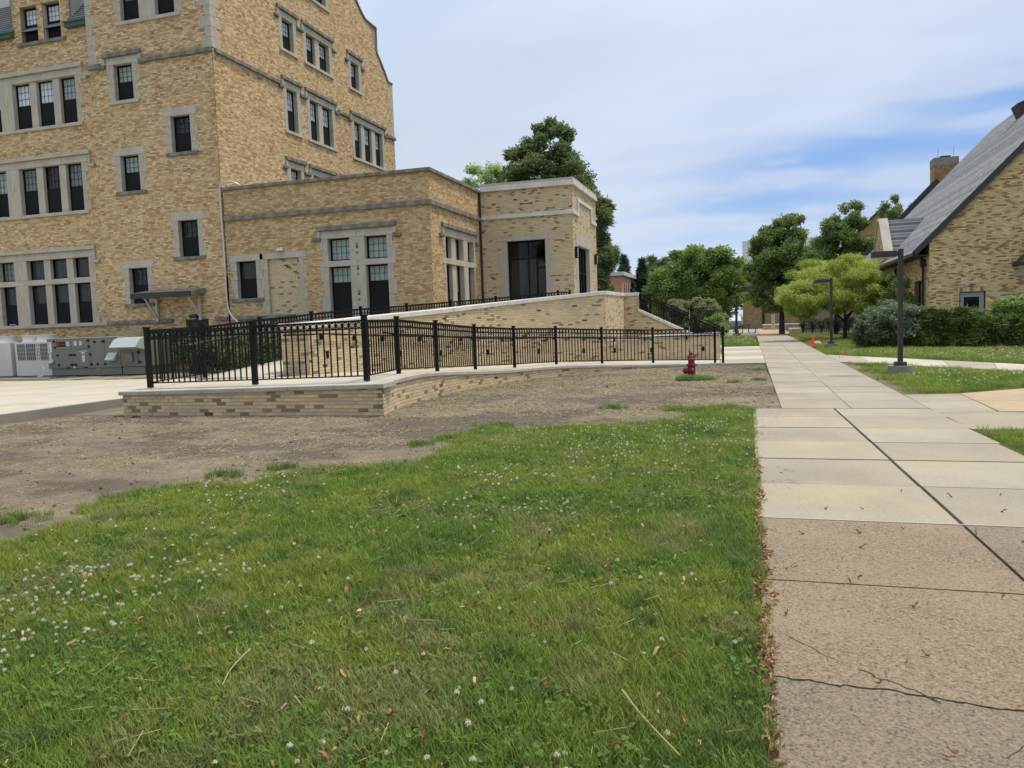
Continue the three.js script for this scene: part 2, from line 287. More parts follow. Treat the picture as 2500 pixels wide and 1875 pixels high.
T.turf = colTex(512, (u, v) => { const b = fbm(u * 10, v * 10, 231, 5, 10), f = vn(u * 200, v * 200, 232, 200); const k = 0.6 + 0.5 * b + 0.35 * (f - 0.5); return [k * (0.9 + 0.2 * b), k, k * 0.9]; }, 1 / 3);
function soilSheet(x0, x1, z0, z1, step, colour, yf = soilY) {
  const nx = Math.ceil((x1 - x0) / step), nz = Math.ceil((z1 - z0) / step), pos = [], col = [], uv = [], idx = [];
  for (let j = 0; j <= nz; j++) for (let i = 0; i <= nx; i++) { const x = x0 + (x1 - x0) * i / nx, z = z0 + (z1 - z0) * j / nz; pos.push(x, yf(x, z), z); col.push(...colour(x, z)); uv.push(x, z); }
  for (let j = 0; j < nz; j++) for (let i = 0; i < nx; i++) { const a = j * (nx + 1) + i, b = a + nx + 1; idx.push(a, b, a + 1, a + 1, b, b + 1); }
  const g = new THREE.BufferGeometry(); g.setAttribute('position', new THREE.Float32BufferAttribute(pos, 3)); g.setAttribute('color', new THREE.Float32BufferAttribute(col, 3)); g.setAttribute('uv', new THREE.Float32BufferAttribute(uv, 2)); g.setIndex(idx); g.computeVertexNormals(); return g;
}
{
  const g = new THREE.PlaneGeometry(900, 900, 60, 60); g.rotateX(-Math.PI / 2); g.translate(0, -0.12, -150);
  struct(mesh('ground', uvm(g), std([0.075, 0.09, 0.03], { map: T.turf, roughness: 1 })), 'mown campus ground reaching out to the trees');
  const dry = [0.225, 0.178, 0.12], damp = [0.135, 0.105, 0.073], pale = [0.31, 0.255, 0.165], thatch = [0.12, 0.12, 0.04];
  struct(mesh('bare_soil', soilSheet(-14.0, 0.62, -28.3, 0.6, 0.07, (x, z) => {
    const n = fbm(x * 0.55, z * 0.9, 241, 4), m = fbm(x * 2.4, z * 3.2, 243, 4);
    let c = mix3(dry, damp, sst(0.46, 0.66, n + (m - 0.5) * 0.5)); c = mix3(c, pale, 0.7 * sst(0.5, 0.72, m) * sst(0.62, 0.4, n)); return mix3(c, thatch, lawnAt(x, z));
  }), M.soil), 'dry bare topsoil strewn with straw beside the ramp');
  struct(mesh('lawn_soil', soilSheet(2.6, 24, -60, -3, 0.2, (x, z) => {
    const n = fbm(x * 1.1, z * 1.1, 251, 4); const nearWalk = sst(0.9, 0.2, x - 2.75 + (n - 0.5) * 0.9) * sst(-14, -16, z) * sst(-33, -28, z) ; const shade = 0;
    return mix3(thatch, [0.20, 0.16, 0.105], Math.max(nearWalk, 0.55 * sst(0.6, 0.75, n)));
  }, (x, z) => -0.03 + (fbm(x * 1.5, z * 1.5, 253, 3) - 0.5) * 0.04), M.soil), 'lawn ground to the right of the concrete walk');
}
// ---------------------------------------------------------------- concrete walks, slab by slab
const walk = new THREE.Group(); walk.name = numbered('walkway'); scene.add(walk); struct(walk, 'wide concrete walk of jointed slabs running away from the camera'); walk.userData.category = 'walkway';
{
  const R = rng(77);
  const slab = (pts, m, lift = 0, parent = walk) => { const o = mesh('slab', prism(pts, -0.09, 0.0 + lift), m, parent); return o; };
  const jx = (z) => 1.34 + (z + 13.87) * 0.0206; // the long joint drifts a little
  const g = 0.011;
  const near = [-13.87, -12.79, -11.54, -10.25, -9.04, -7.7, -6.35];
  for (let i = 0; i + 1 < near.length; i++) {
    const a = near[i] + g * 1.3, b = near[i + 1] - g * 1.3;
    slab([[0.05, a], [jx(a) - g * 1.6, a], [jx(b) - g * 1.6, b], [0.05, b]], i % 2 ? M.concrete : M.concreteB, (R() - 0.5) * 0.006);
    slab([[jx(a) + g * 1.6, a], [2.76, a], [2.80, b], [jx(b) + g * 1.6, b]], i % 2 ? M.concreteB : M.concrete, (R() - 0.5) * 0.006);
  }
  // brown exposed-aggregate slabs at the front, one of them broken across
  const rag = []; for (let i = 0; i <= 64; i++) { const x = 0.05 + (jx(-3.4) - 0.05) * i / 64; rag.push([x, -3.53 + 0.15 * (x / 1.5) + (fbm(x * 5, 1, 261, 3) - 0.5) * 0.11 + (fbm(x * 26, 3, 263, 3) - 0.5) * 0.035]); }
  const rag2 = []; for (let i = 0; i <= 64; i++) { const x = jx(-3.4) + 0.02 + (3.0 - jx(-3.4)) * i / 64; rag2.push([x, -3.34 + (fbm(x * 5, 4, 262, 3) - 0.5) * 0.1 + (fbm(x * 26, 6, 264, 3) - 0.5) * 0.035]); }
  slab([[0.05, -6.35 + g], [jx(-6.35) - 0.012, -6.35 + g], [jx(-4.85) - 0.012, -4.85 - g * 0.5], [0.05, -4.85 - g * 0.3]], M.aggregate, 0.0);
  slab([[jx(-6.35) + 0.012, -6.35 + g], [2.86, -6.35 + g], [2.9, -4.85 - g * 0.4], [jx(-4.85) + 0.012, -4.85 - g * 0.4]], M.aggregateB, 0.0);
  slab([[0.05, -4.85 + g * 0.5], [jx(-4.85) - 0.012, -4.85 + g * 0.5], ...rag.slice().reverse().map((p) => [Math.min(p[0], jx(p[1]) - 0.012), p[1] - 0.005])], M.aggregate, -0.003);
  slab([[jx(-4.85) + 0.012, -4.85 + g * 0.9], [2.9, -4.85 + g * 0.9], ...rag2.slice().reverse().map((p) => [p[0], p[1] - 0.005])], M.aggregateB, 0.0);
  slab([...rag.map((p) => [Math.min(p[0], jx(p[1]) - 0.012), p[1] + 0.003 + 0.006 * h2(Math.round(p[0] * 40), 1, 8)]), [jx(-2) - 0.012, -1.6], [0.05, -1.6]], M.aggregateB, -0.006);
  slab([...rag2.map((p) => [p[0], p[1] + 0.003 + 0.006 * h2(Math.round(p[0] * 40), 2, 8)]), [3.0, -1.6], [jx(-2) + 0.012, -1.6]], M.aggregate, -0.006);
  slab([[0.05, -1.588], [3, -1.588], [3, 1], [0.05, 1]], M.aggregate);
  mesh('joint_strip', [box(0.06, 2.85, -0.02, 0.0045, -6.358, -6.346)], M.cream, walk);
  // the straight far walk
  let z = -13.89, k = 0;
  while (z > -62) {
    const L = 1.36, b = z - L + 0.03, mats = [M.concreteFar, M.concreteB, M.concreteFar, M.concrete];
    slab([[0.52, z], [1.595, z], [1.595, b], [0.52, b]], mats[(k * 7 + 1) % 4], (R() - 0.5) * 0.005);
    slab([[1.607, z], [2.76, z], [2.76, b], [1.607, b]], mats[(k * 5 + 2) % 4], (R() - 0.5) * 0.005);
    z -= L; k++;
  }
  
  // landing slabs between the walk and the foot of the ramp
  for (let i = 0; i < 6; i++) { const a = -27.12 - i * 2.42, b = a - 2.4; slab([[-4.6, a - (i ? 0 : 0.0)], [-2.0, a], [-2.0, b], [-4.6, b]].map((p) => [p[0] * 1, i < 1 ? Math.min(p[1], -30.2) : p[1]]), M.concreteNew, -0.004); slab([[-1.99, a], [0.51, a], [0.51, b], [-1.99, b]].map((p) => [p[0] < -1 && i < 1 ? -0.98 : p[0], p[1]]), i % 2 ? M.concreteNew : M.concrete, 0.0); }
  // far plaza
  for (let i = 0; i < 6; i++) for (let j = 0; j < 4; j++) { const x = -7 + j * 2.6, zz = -62.05 - i * 5; slab([[x, zz], [x + 2.585, zz], [x + 2.585, zz - 4.985], [x, zz - 4.985]], (i * 3 + j) % 3 ? M.concreteB : M.concreteOchre, -0.002); }
  // dirt and grit lodged in the cracks of the front slabs
  const crack = (pts, w, yy = -0.0015) => { const L = [], Rr = []; pts.forEach((p, i) => { const q = pts[Math.min(i + 1, pts.length - 1)], o = pts[Math.max(i - 1, 0)]; const dx = q[0] - o[0], dz = q[1] - o[1], l = Math.hypot(dx, dz) || 1, ww = w * (0.5 + h2(i, 7, 5)) * (i === 0 || i === pts.length - 1 ? 0.2 : 1); L.push([p[0] - dz / l * ww, yy, p[1] + dx / l * ww]); Rr.push([p[0] + dz / l * ww, yy, p[1] - dx / l * ww]); }); return quadStrip([L, Rr]); };
  const wig = (a, b, n, amp, s) => { const o = []; for (let i = 0; i <= n; i++) { const t = i / n; o.push([lerp(a[0], b[0], t) + (fbm(t * 7, s, 271, 3) - 0.5) * amp, lerp(a[1], b[1], t) + (fbm(t * 7, s + 5, 273, 3) - 0.5) * amp]); } return o; };
  mesh('crack', [crack(wig([0.16, -4.0], [0.40, -3.72], 10, 0.04, 1), 0.0022), crack(wig([0.44, -3.68], [0.74, -3.42], 16, 0.05, 2), 0.004), crack(wig([0.80, -2.85], [0.86, -2.45], 14, 0.05, 3), 0.0045, -0.0045), crack(wig([0.98, -3.2], [0.86, -3.03], 8, 0.03, 4), 0.002, -0.0045)], M.soilDark, walk);
}
{ // branch to the right, partly ochre stained, and the pale diagonal footpath
  const g1 = new THREE.Group(); g1.name = numbered('branch_path'); scene.add(g1); struct(g1, 'short branch of the walk with an ochre stained slab'); g1.userData.category = 'footpath';
  const S = (pts, m) => mesh('slab', prism(pts, -0.09, -0.003), m, g1);
  S([[2.775, -16.15], [3.74, -16.3], [3.70, -15.05], [2.775, -14.95]], M.concreteB);
  S([[2.775, -14.935], [3.70, -15.035], [3.62, -13.45], [2.775, -13.35]], M.concrete);
  S([[2.785, -13.335], [3.62, -13.435], [7, -12.4], [7, -11.25], [2.8, -11.5]], M.concreteB);
  S([[3.76, -16.32], [5.1, -17.25], [9, -19.4], [9, -15.4], [3.72, -15.05]], M.concreteOchre);
  S([[3.72, -15.035], [9, -15.385], [9, -13.7], [3.65, -13.46]], M.concreteOchre);
  const g2 = new THREE.Group(); g2.name = numbered('footpath'); scene.add(g2); struct(g2, 'pale narrow concrete footpath leaving the walk behind the lamp'); g2.userData.category = 'footpath';
  const A = [[2.775, -26.9], [6.42, -21.85], [12, -14.2]], B = [[2.775, -31.6], [7.16, -24.4], [13, -15]];
  for (let i = 0; i < 9; i++) { const at = (P, t) => { const d = (t / 9) * 2; return d < 1 ? [lerp(P[0][0], P[1][0], d), lerp(P[0][1], P[1][1], d)] : [lerp(P[1][0], P[2][0], d - 1), lerp(P[1][1], P[2][1], d - 1)]; }; mesh('slab', prism([at(A, i), at(A, i + 0.992), at(B, i + 0.992), at(B, i)], -0.09, -0.002), i % 3 ? M.concreteNew : M.concrete, g2); }
}
{ // driveway on the left with its kerb
  const g = new THREE.Group(); g.name = numbered('driveway'); scene.add(g); struct(g, 'pale concrete service drive in front of the hall'); g.userData.category = 'driveway';
  const tilt = (q) => { const p = q.attributes.position; for (let i = 0; i < p.count; i++) p.setY(i, p.getY(i) - 0.13 * sst(-14, -23.3, p.getZ(i))); return q; };
  const xs = [-50, -42, -34, -27.5, -21, -14.16], zs = [-6, -11.5, -15.3, -19.4, -23.3];
  for (let i = 0; i + 1 < xs.length; i++) for (let j = 0; j + 1 < zs.length; j++) mesh('slab', prism([[xs[i], zs[j]], [xs[i + 1] - 0.012, zs[j]], [xs[i + 1] - 0.012, zs[j + 1] + 0.012], [xs[i], zs[j + 1] + 0.012]], -0.05, 0.15 + 0.002 * ((i + j) % 2)), (i * 3 + j) % 4 ? M.concreteNew : M.concreteDrive, g), tilt(g.children[g.children.length - 1].geometry);
  mesh('slab', prism([[-14.15, -15.4], [-12.35, -15.4], [-12.35, -23.3], [-14.15, -23.3]], -0.05, 0.15), M.concreteNew, g), tilt(g.children[g.children.length - 1].geometry);
  mesh('kerb', prism([[-14.15, -5], [-13.98, -5], [-13.98, -15.39], [-14.15, -15.39]], -0.12, 0.162), M.pebble, g);
  mesh('kerb', bar([-50, 0.03, -23.42], [-25.9, 0.03, -23.42], 0.16, 0.18), M.concrete, g);
  mesh('kerb', bar([-20.5, 0.05, -23.42], [-12.4, 0.05, -23.42], 0.16, 0.22), M.concrete, g);
  struct(mesh('gravel_strip', soilSheet(-50, -12.4, -28.4, -23.45, 0.16, (x, z) => mix3([0.33, 0.27, 0.19], [0.12, 0.12, 0.05], sst(0.5, 0.62, fbm(x * 1.5, z * 1.5, 281, 4))), (x, z) => 0.02 + (fbm(x * 3, z * 3, 283, 4) - 0.5) * 0.08), M.soil), 'gravelly strip between the drive and the hall');
}

// ================================================================ RAMP, WALLS, STEPS
function cr(pts, n = 10) { // smooth run through points of any width
  const P = [pts[0].map((v, i) => 2 * v - pts[1][i]), ...pts, pts[pts.length - 1].map((v, i) => 2 * v - pts[pts.length - 2][i])], out = [];
  for (let i = 1; i < P.length - 2; i++) for (let k = 0; k < n; k++) { const t = k / n; out.push(P[i].map((_, c) => { const p0 = P[i - 1][c], p1 = P[i][c], p2 = P[i + 1][c], p3 = P[i + 2][c]; return 0.5 * (2 * p1 + (-p0 + p2) * t + (2 * p0 - 5 * p1 + 4 * p2 - p3) * t * t + (-p0 + 3 * p1 - 3 * p2 + p3) * t * t * t); })); }
  out.push(pts[pts.length - 1].slice()); return out;
}
// plan stations along the lower run: fence line, outer wall face, inner wall face, floor height
const LOW_F = [[-7.22, -15.27, 0.6], [-7.25, -17.5, 0.5], [-7.16, -20, 0.375], [-6.66, -22.05, 0.285], [-5.95, -24.35, 0.23], [-4.8, -26.2, 0.125], [-3.22, -27.4, 0.045], [-1.0, -27.6, 0.006]];
const OUT_W = cr([[-6.42, -12.85, 0.585], [-6.72, -14.2, 0.585], [-6.78, -15.5, 0.585], [-6.78, -17, 0.515], [-6.62, -18.8, 0.405], [-6.25, -20.8, 0.31], [-5.6, -23, 0.255], [-4.6, -24.9, 0.155], [-3.2, -26.4, 0.058], [-1.3, -27.05, 0.012]], 8);
const MID = cr([[-9.9, -16.1, 1.78], [-9.75, -18, 1.87], [-9.6, -20, 1.975], [-9.0, -22.6, 2.125], [-8.1, -25.3, 2.325], [-6.6, -27.6, 2.53], [-5.15, -28.95, 2.68]], 8);
const LOWM = cr([[-5.15, -28.95, 0.91], [-4.2, -29.5, 0.925], [-2.8, -29.85, 0.96], [-1.05, -29.85, 1.0]], 6);
const BACK = [[-12.2, -15.3, 0.575], [-12.3, -17.7, 0.73], [-12.19, -20.06, 0.885], [-11.73, -22.23, 1.03], [-11.21, -24.56, 1.14], [-10.43, -26.67, 1.27], [-9.33, -28.67, 1.4], [-8.0, -30.69, 1.57], [-7.51, -31.37, 1.62], [-7.13, -31.9, 1.63]];
{
  const ramp = new THREE.Group(); ramp.name = numbered('ramp'); scene.add(ramp); struct(ramp, 'pale concrete switchback access ramp and its platform'); ramp.userData.category = 'ramp';
  const pl = (x, z) => 0.5 + 0.0145 * (x + 12.2) + 0.014 * (-12.8 - z);
  const sheet = (q) => { // thick slab from 4 plan corners with heights
    const t = q.map((p) => [p[0], p[1], p[2]]); const g = new THREE.BufferGeometry(); const pos = []; for (const p of t) pos.push(p[0], p[2], p[1]); for (const p of t) pos.push(p[0], p[2] - 0.12, p[1]);
    g.setAttribute('position', new THREE.Float32BufferAttribute(pos, 3)); g.setIndex([0, 1, 2, 0, 2, 3, 4, 6, 5, 4, 7, 6, 0, 4, 5, 0, 5, 1, 1, 5, 6, 1, 6, 2, 2, 6, 7, 2, 7, 3, 3, 7, 4, 3, 4, 0]); return uvm(g); };
  const P = (x, z) => [x, z, pl(x, z) - 0.008];
  const gx = [-12.26, -10.3, -8.4, -6.8];
  for (let i = 0; i < 3; i++) mesh('slab', sheet([P(gx[i], -13.2), P(gx[i + 1] - 0.012, -13.2), P(gx[i + 1] - 0.012, -15.4), P(gx[i], -15.4)]), M.concreteNew, ramp);
  const mi = [[-9.9, -15.42], ...[[-9.75, -18.2], [-9.55, -20.5], [-8.95, -22.9], [-8.0, -25.5], [-6.4, -27.9], [-4.2, -29.55], [-1.0, -29.86]]];
  const ou = [[-6.85, -15.42], [-6.85, -17.3], [-6.5, -19.9], [-6.0, -21.9], [-5.28, -23.9], [-4.27, -25.5], [-2.95, -26.7], [-1.0, -27.2]];
  for (let i = 0; i + 1 < mi.length; i++) for (const h of [0, 1]) {
    const a = h / 2 + 0.004, b = (h + 1) / 2; const L = (A, t) => [lerp(A[i][0], A[i + 1][0], t), lerp(A[i][1], A[i + 1][1], t)]; const y = (t) => lerp(LOW_F[i][2], LOW_F[i + 1][2], t) - 0.004;
    mesh('slab', sheet([[...L(mi, a), y(a) - 0.02], [...L(ou, a), y(a)], [...L(ou, b), y(b)], [...L(mi, b), y(b) - 0.02]]), M.concreteNew, ramp);
  }
  const up = [[-10.55, -15.42], [-10.45, -18.2], [-10.25, -20.5], [-9.6, -23.2], [-8.7, -25.8], [-7.2, -28.2], [-6.3, -29.3], [-5.5, -30.2], [-5.3, -31.0], [-5.3, -33.6]];
  for (let i = 0; i + 1 < BACK.length; i++) mesh('slab', sheet([[BACK[i][0] - 0.25, BACK[i][1] - 0.03, BACK[i][2] - 0.01], [up[i][0], up[i][1], BACK[i][2] - 0.01], [up[i + 1][0], up[i + 1][1], BACK[i + 1][2] - 0.012], [BACK[i + 1][0] - 0.25, BACK[i + 1][1] - 0.03, BACK[i + 1][2] - 0.012]]), M.concreteNew, ramp);
  mesh('landing', prism([[-11.6, -30.2], [-8.2, -30.9], [-7.0, -32.05], [-5.3, -33.62], [-4.55, -33.98], [-4.55, -38.9], [-11.6, -38.9]], 1.3, 1.615), M.concreteNew, ramp);
  // fill under the upper run so that the back of it is closed
  const rows = [[], []]; for (const b of BACK) { rows[0].push([b[0] - 0.26, b[2] - 0.1, b[1]]); rows[1].push([b[0] - 0.26, -0.1, b[1]]); }
  mesh('side_wall', quadStrip(rows), M.concreteB, ramp);
  mesh('side_wall', box(-12.27, -12.2, -0.1, 0.47, -15.3, -12.95), M.concreteB, ramp);
}
function copings(list, parent, wIn, wOut, h, m, every, name = 'coping_stone', side = 1) { // stones along a run of [x,z,y]; wOut lies on the face side
  let acc = 0, start = list[0], run = [list[0]];
  const flush = (pts) => {
    if (pts.length < 2) return; const A = [], B = [];
    pts.forEach((p, i) => { const a = pts[Math.max(0, i - 1)], b = pts[Math.min(pts.length - 1, i + 1)]; const dx = b[0] - a[0], dz = b[1] - a[1], l = Math.hypot(dx, dz); A.push([p[0] - dz / l * side * wOut, p[2], p[1] + dx / l * side * wOut]); B.push([p[0] + dz / l * side * wIn, p[2], p[1] - dx / l * side * wIn]); });
    const e = 0.012; // small chamfer along both upper edges
    const lo = (p) => [p[0], p[1] - h, p[2]], ch = (p) => [p[0], p[1] - e, p[2]], inn = (p, q) => { const l = Math.hypot(q[0] - p[0], q[2] - p[2]); return [p[0] + (q[0] - p[0]) / l * e, p[1], p[2] + (q[2] - p[2]) / l * e]; };
    const rows = [A.map(lo), A.map(ch), A.map((p, i) => inn(p, B[i])), B.map((p, i) => inn(p, A[i])), B.map(ch), B.map(lo), A.map(lo)];
    const cap = (k) => quadStrip([[A[k], B[k]], [lo(A[k]), lo(B[k])]]);
    mesh(name, [quadStrip(rows), cap(0), cap(A.length - 1)], m, parent);
  };
  for (let i = 1; i < list.length; i++) { const l = Math.hypot(list[i][0] - list[i - 1][0], list[i][1] - list[i - 1][1]); acc += l; run.push(list[i]); if (acc >= every || i === list.length - 1) { const q = run.map((p) => p.slice()); const a = q[q.length - 2], b = q[q.length - 1], t = 1 - 0.012 / Math.hypot(b[0] - a[0], b[1] - a[1]); q[q.length - 1] = a.map((v, c) => lerp(v, b[c], t)); flush(q); run = [list[i]]; acc = 0; } }
}
const arc = (pts) => { let s = 0; const S = [0]; for (let i = 1; i < pts.length; i++) { s += Math.hypot(pts[i][0] - pts[i - 1][0], pts[i][1] - pts[i - 1][1]); S.push(s); } return (q) => { let i = 0; while (i < S.length - 2 && q > S[i + 1]) i++; return lerp(pts[i][2], pts[i + 1][2], Math.max(0, Math.min(1, (q - S[i]) / (S[i + 1] - S[i])))); }; };
function ribbonBody(list, y0, drop, thick, side) { // wall body behind a brick face
  const f = [], b = []; list.forEach((p, i) => { const a = list[Math.max(0, i - 1)], c = list[Math.min(list.length - 1, i + 1)]; const dx = c[0] - a[0], dz = c[1] - a[1], l = Math.hypot(dx, dz); f.push(p); b.push([p[0] + dz / l * side * thick, p[1] - dx / l * side * thick, p[2]]); });
  return [quadStrip([f.map((p) => [p[0], y0, p[1]]), f.map((p) => [p[0], p[2] - drop, p[1]]), b.map((p) => [p[0], p[2] - drop, p[1]]), b.map((p) => [p[0], y0, p[1]])]), quadStrip([[[f[0][0], y0, f[0][1]], [b[0][0], y0, b[0][1]]], [[f[0][0], f[0][2] - drop, f[0][1]], [b[0][0], b[0][2] - drop, b[0][1]]]]), quadStrip([[f[f.length - 1], b[b.length - 1]].map((p) => [p[0], y0, p[1]]), [f[f.length - 1], b[b.length - 1]].map((p) => [p[0], p[2] - drop, p[1]])])];
}
const densify = (A, n) => { const o = []; for (let i = 0; i <= n; i++) o.push(A[0].map((v, c) => lerp(v, A[1][c], i / n))); return o; };
const byNear = (l) => l.slice().sort((a, b) => Math.hypot(a.x, a.z) - Math.hypot(b.x, b.z));
{ // low outer wall of the ramp
  const g = thing('retaining_wall', 'low curved tan brick wall with pale cap along the bare soil', 'wall');
  const R = rng(301); const front = densify([[-12.2, -12.76, 0.49], [-6.42, -12.85, 0.585]], 12);
  const bF = layBricks({ pts: front.map((p) => [p[0], p[1]]), side: 1, y0: -0.075, top: (s) => arc(front)(s) - 0.075, pal: PAL.fresh, soft: 0.05, R });
  const bS = layBricks({ pts: OUT_W.map((p) => [p[0], p[1]]), side: 1, y0: -0.075, top: (s) => arc(OUT_W)(s) - 0.075, pal: PAL.fresh, soft: 0.05, R });
  const all = byNear(bF.concat(bS)); brickMesh(all.slice(0, 300), g); brickInst(all.slice(300), g);
  const left = layBricks({ pts: [[-12.2, -15.3], [-12.2, -12.76]], side: 1, y0: -0.075, top: 0.41, pal: PAL.fresh, soft: 0.05, R }); brickInst(left, g, 'brickwork');
  mesh('mortar', [...ribbonBody(front.slice(0, -1).concat([[-6.55, -12.848, 0.583]]), -0.2, 0.07, 0.3, 1), ...ribbonBody(OUT_W.map((p, i) => (i ? p : [-6.44, -12.97, p[2]])), -0.2, 0.07, 0.3, 1)], M.mortarNew, g);
  copings(front.map((p, i) => (i === 0 ? [-12.26, p[1], p[2]] : i === front.length - 1 ? [-6.36, p[1], p[2]] : p)), g, 0.5, 0.05, 0.08, M.stoneNew, 0.95, 'cap_stone', 1);
  copings(OUT_W.map((p, i) => (i === 0 ? [-6.46, -13.36, p[2]] : p)).filter((p, i) => i === 0 || p[1] < -13.4), g, 0.3, 0.045, 0.078, M.stoneNew, 1.1, 'cap_stone', 1);
  settle(g, [-8, 0, -15]);
}
{ // tall middle wall that curves round to the steps
  const g = thing('ramp_wall', 'tall curved tan brick wall with pale coping rising behind the black railing', 'wall');
  const R = rng(305);
  const b1 = layBricks({ pts: MID.map((p) => [p[0], p[1]]), side: 1, y0: -0.05, top: (s) => arc(MID)(s) - 0.13, pal: PAL.fresh, soft: 0.05, R });
  const b2 = layBricks({ pts: LOWM.map((p) => [p[0], p[1]]), side: 1, y0: -0.05, top: (s) => arc(LOWM)(s) - 0.11, pal: PAL.fresh, soft: 0.05, R });
  const b3 = layBricks({ pts: [[-10.62, -16.1], [-9.9, -16.1]], side: 1, y0: 0.4, top: 1.65, pal: PAL.fresh, soft: 0.05, R });
  const b4 = layBricks({ pts: [[-5.15, -28.95], [-5.15, -33.73]], side: 1, y0: -0.05, top: 2.58, pal: PAL.fresh, soft: 0.05, R });
  const b5 = layBricks({ pts: [[-1.05, -29.85], [-1.05, -30.2]], side: 1, y0: -0.05, top: 0.89, pal: PAL.fresh, soft: 0.05, R });
  const st = (x) => x < -4.55 ? 2.72 : 2.02 + (x + 4.55) * -0.492;
  const b6 = layBricks({ pts: [[-5.14, -33.73], [-1.1, -33.73]], side: 1, y0: -0.05, top: (s) => Math.max(0.02, st(-5.14 + s) - 0.13), pal: PAL.fresh, soft: 0.05, R });
  const seen = b1.concat(b3).filter((b) => b.y > 0.42); const all = byNear(seen); const keep = new Set(all.slice(0, 300)); brickMesh(all.slice(0, 300), g);
  brickInst([...b1, ...b2, ...b3, ...b4, ...b5, ...b6].filter((b) => !keep.has(b)), g);
  mesh('mortar', [...ribbonBody(MID, -0.2, 0.12, 0.42, 1), ...ribbonBody(LOWM, -0.2, 0.1, 0.32, 1), box(-10.615, -9.95, 0.2, 1.66, -16.6, -16.104), box(-5.5, -5.154, -0.2, 2.58, -33.72, -29.3)], M.mortarNew, g);
  const sh = new THREE.Shape([[-5.5, -0.2], [-1.1, -0.2], [-1.1, 0.2], [-4.55, 1.9], [-4.55, 2.59], [-5.5, 2.59]].map((p) => new THREE.Vector2(...p))); const eg = new THREE.ExtrudeGeometry(sh, { depth: 0.3, bevelEnabled: false }); eg.translate(0, 0, -34.034); mesh('mortar', uvm(eg), M.mortarNew, g);
  copings(MID, g, 0.48, 0.05, 0.13, M.coping, 1.25, 'coping_stone', 1);
  copings([[-10.66, -16.1, 1.775], [-9.96, -16.1, 1.775]], g, 0.5, 0.05, 0.13, M.coping, 3, 'coping_stone', 1);
  copings(LOWM, g, 0.36, 0.05, 0.11, M.coping, 1.2, 'coping_stone', 1);
  copings([[-5.15, -29.02, 2.682], [-5.15, -31.3, 2.7], [-5.15, -33.68, 2.722]], g, 0.38, 0.05, 0.13, M.coping, 2, 'coping_stone', 1);
  copings([[-5.2, -33.73, 2.724], [-4.53, -33.73, 2.724]], g, 0.36, 0.055, 0.13, M.coping, 2, 'coping_stone', 1);
  copings([[-4.55, -33.73, 2.03], [-3.7, -33.73, 1.612], [-2.8, -33.73, 1.169], [-1.9, -33.73, 0.726], [-1.08, -33.73, 0.323]], g, 0.36, 0.055, 0.13, M.coping, 0.8, 'coping_stone', 1);
  settle(g, [-6, 0, -26]);
}
{ // steps down from the entrance
  const g = thing('entrance_steps', 'pale concrete steps coming down from the entrance landing', 'steps');
  for (let i = 0; i < 10; i++) mesh('step', box(-4.55 + i * 0.335, -4.55 + (i + 1) * 0.335 + 0.02, -0.1, 1.6 - (i + 1) * 0.16 + 0.14, -37.6, -34.04), i % 2 ? M.concreteNew : M.concrete, g);
  settle(g, [-3, 0, -36]);
}

// ================================================================ RAILINGS
const ringG = uvm(new THREE.TorusGeometry(0.05, 0.009, 4, 14));
function railing(name, label, posts, o = {}) { // posts: [x, z, floor y]
  const g = thing(name, label, 'railing'); const H = o.h || 1.14, bw = o.bw || 0.023, gap = o.gap || 0.135; const first = o.postW || 0.078;
  posts.forEach((p, i) => { if (i === 0 && o.noFirst) return; const w = i === 0 || (o.big || []).includes(i) ? first * 1.18 : first; const h = H + 0.06 + ((o.big || []).includes(i) ? 0.03 : 0); const q = mesh('post', sbox(w, h, w), M.black, g); q.position.set(p[0], p[2] + h / 2, p[1]); const c = mesh('cap', sbox(w + 0.02, 0.03, w + 0.02), M.black, q); c.position.y = h / 2 + 0.012; });
  for (let i = 0; i + 1 < posts.length; i++) {
    const a = posts[i], b = posts[i + 1]; if ((o.skip || []).includes(i)) continue;
    const L = Math.hypot(b[0] - a[0], b[1] - a[1]), ang = Math.atan2(-(b[1] - a[1]), b[0] - a[0]), dy = b[2] - a[2];
    const pn = new THREE.Group(); pn.name = 'panel'; pn.position.set(a[0], a[2], a[1]); pn.rotation.y = ang; g.add(pn);
    const y = (s) => dy * s / L;
    const rail = (h, w, t, nm) => mesh(nm, bar([0.04, y(0.04) + h, 0], [L - 0.04, y(L - 0.04) + h, 0], w, t), M.black, pn);
    rail(H, 0.045, 0.04, 'top_rail'); rail(H - 0.14, 0.03, 0.025, 'ring_rail'); rail(0.1, 0.03, 0.025, 'bottom_rail');
    if (o.mid) rail(o.mid, 0.03, 0.028, 'mid_rail');
    const n = Math.round((L - 0.1) / gap), rings = [];
    for (let k = 0; k <= n; k++) {
      const s = 0.05 + (L - 0.1) * k / n;
      if (k > 0 && k < n) { const q = mesh('baluster', sbox(bw, H - 0.1, bw), M.black, pn); q.position.set(s, y(s) + 0.1 + (H - 0.1) / 2, 0); }
      if (k < n && !o.noRings) { const c = s + (L - 0.1) / n / 2; if (o.mergeRings) { const t = ringG.clone(); t.translate(c, y(c) + H - 0.073, 0); rings.push(t); } else { const q = mesh('ring', ringG, M.black, pn); q.position.set(c, y(c) + H - 0.073, 0); } }
    }
    if (rings.length) { const q = mesh('ring_row', rings, M.black, pn); q.userData.kind = 'stuff'; }
  }
  settle(g, [posts[0][0], posts[0][2], posts[0][1]]); return g;
}
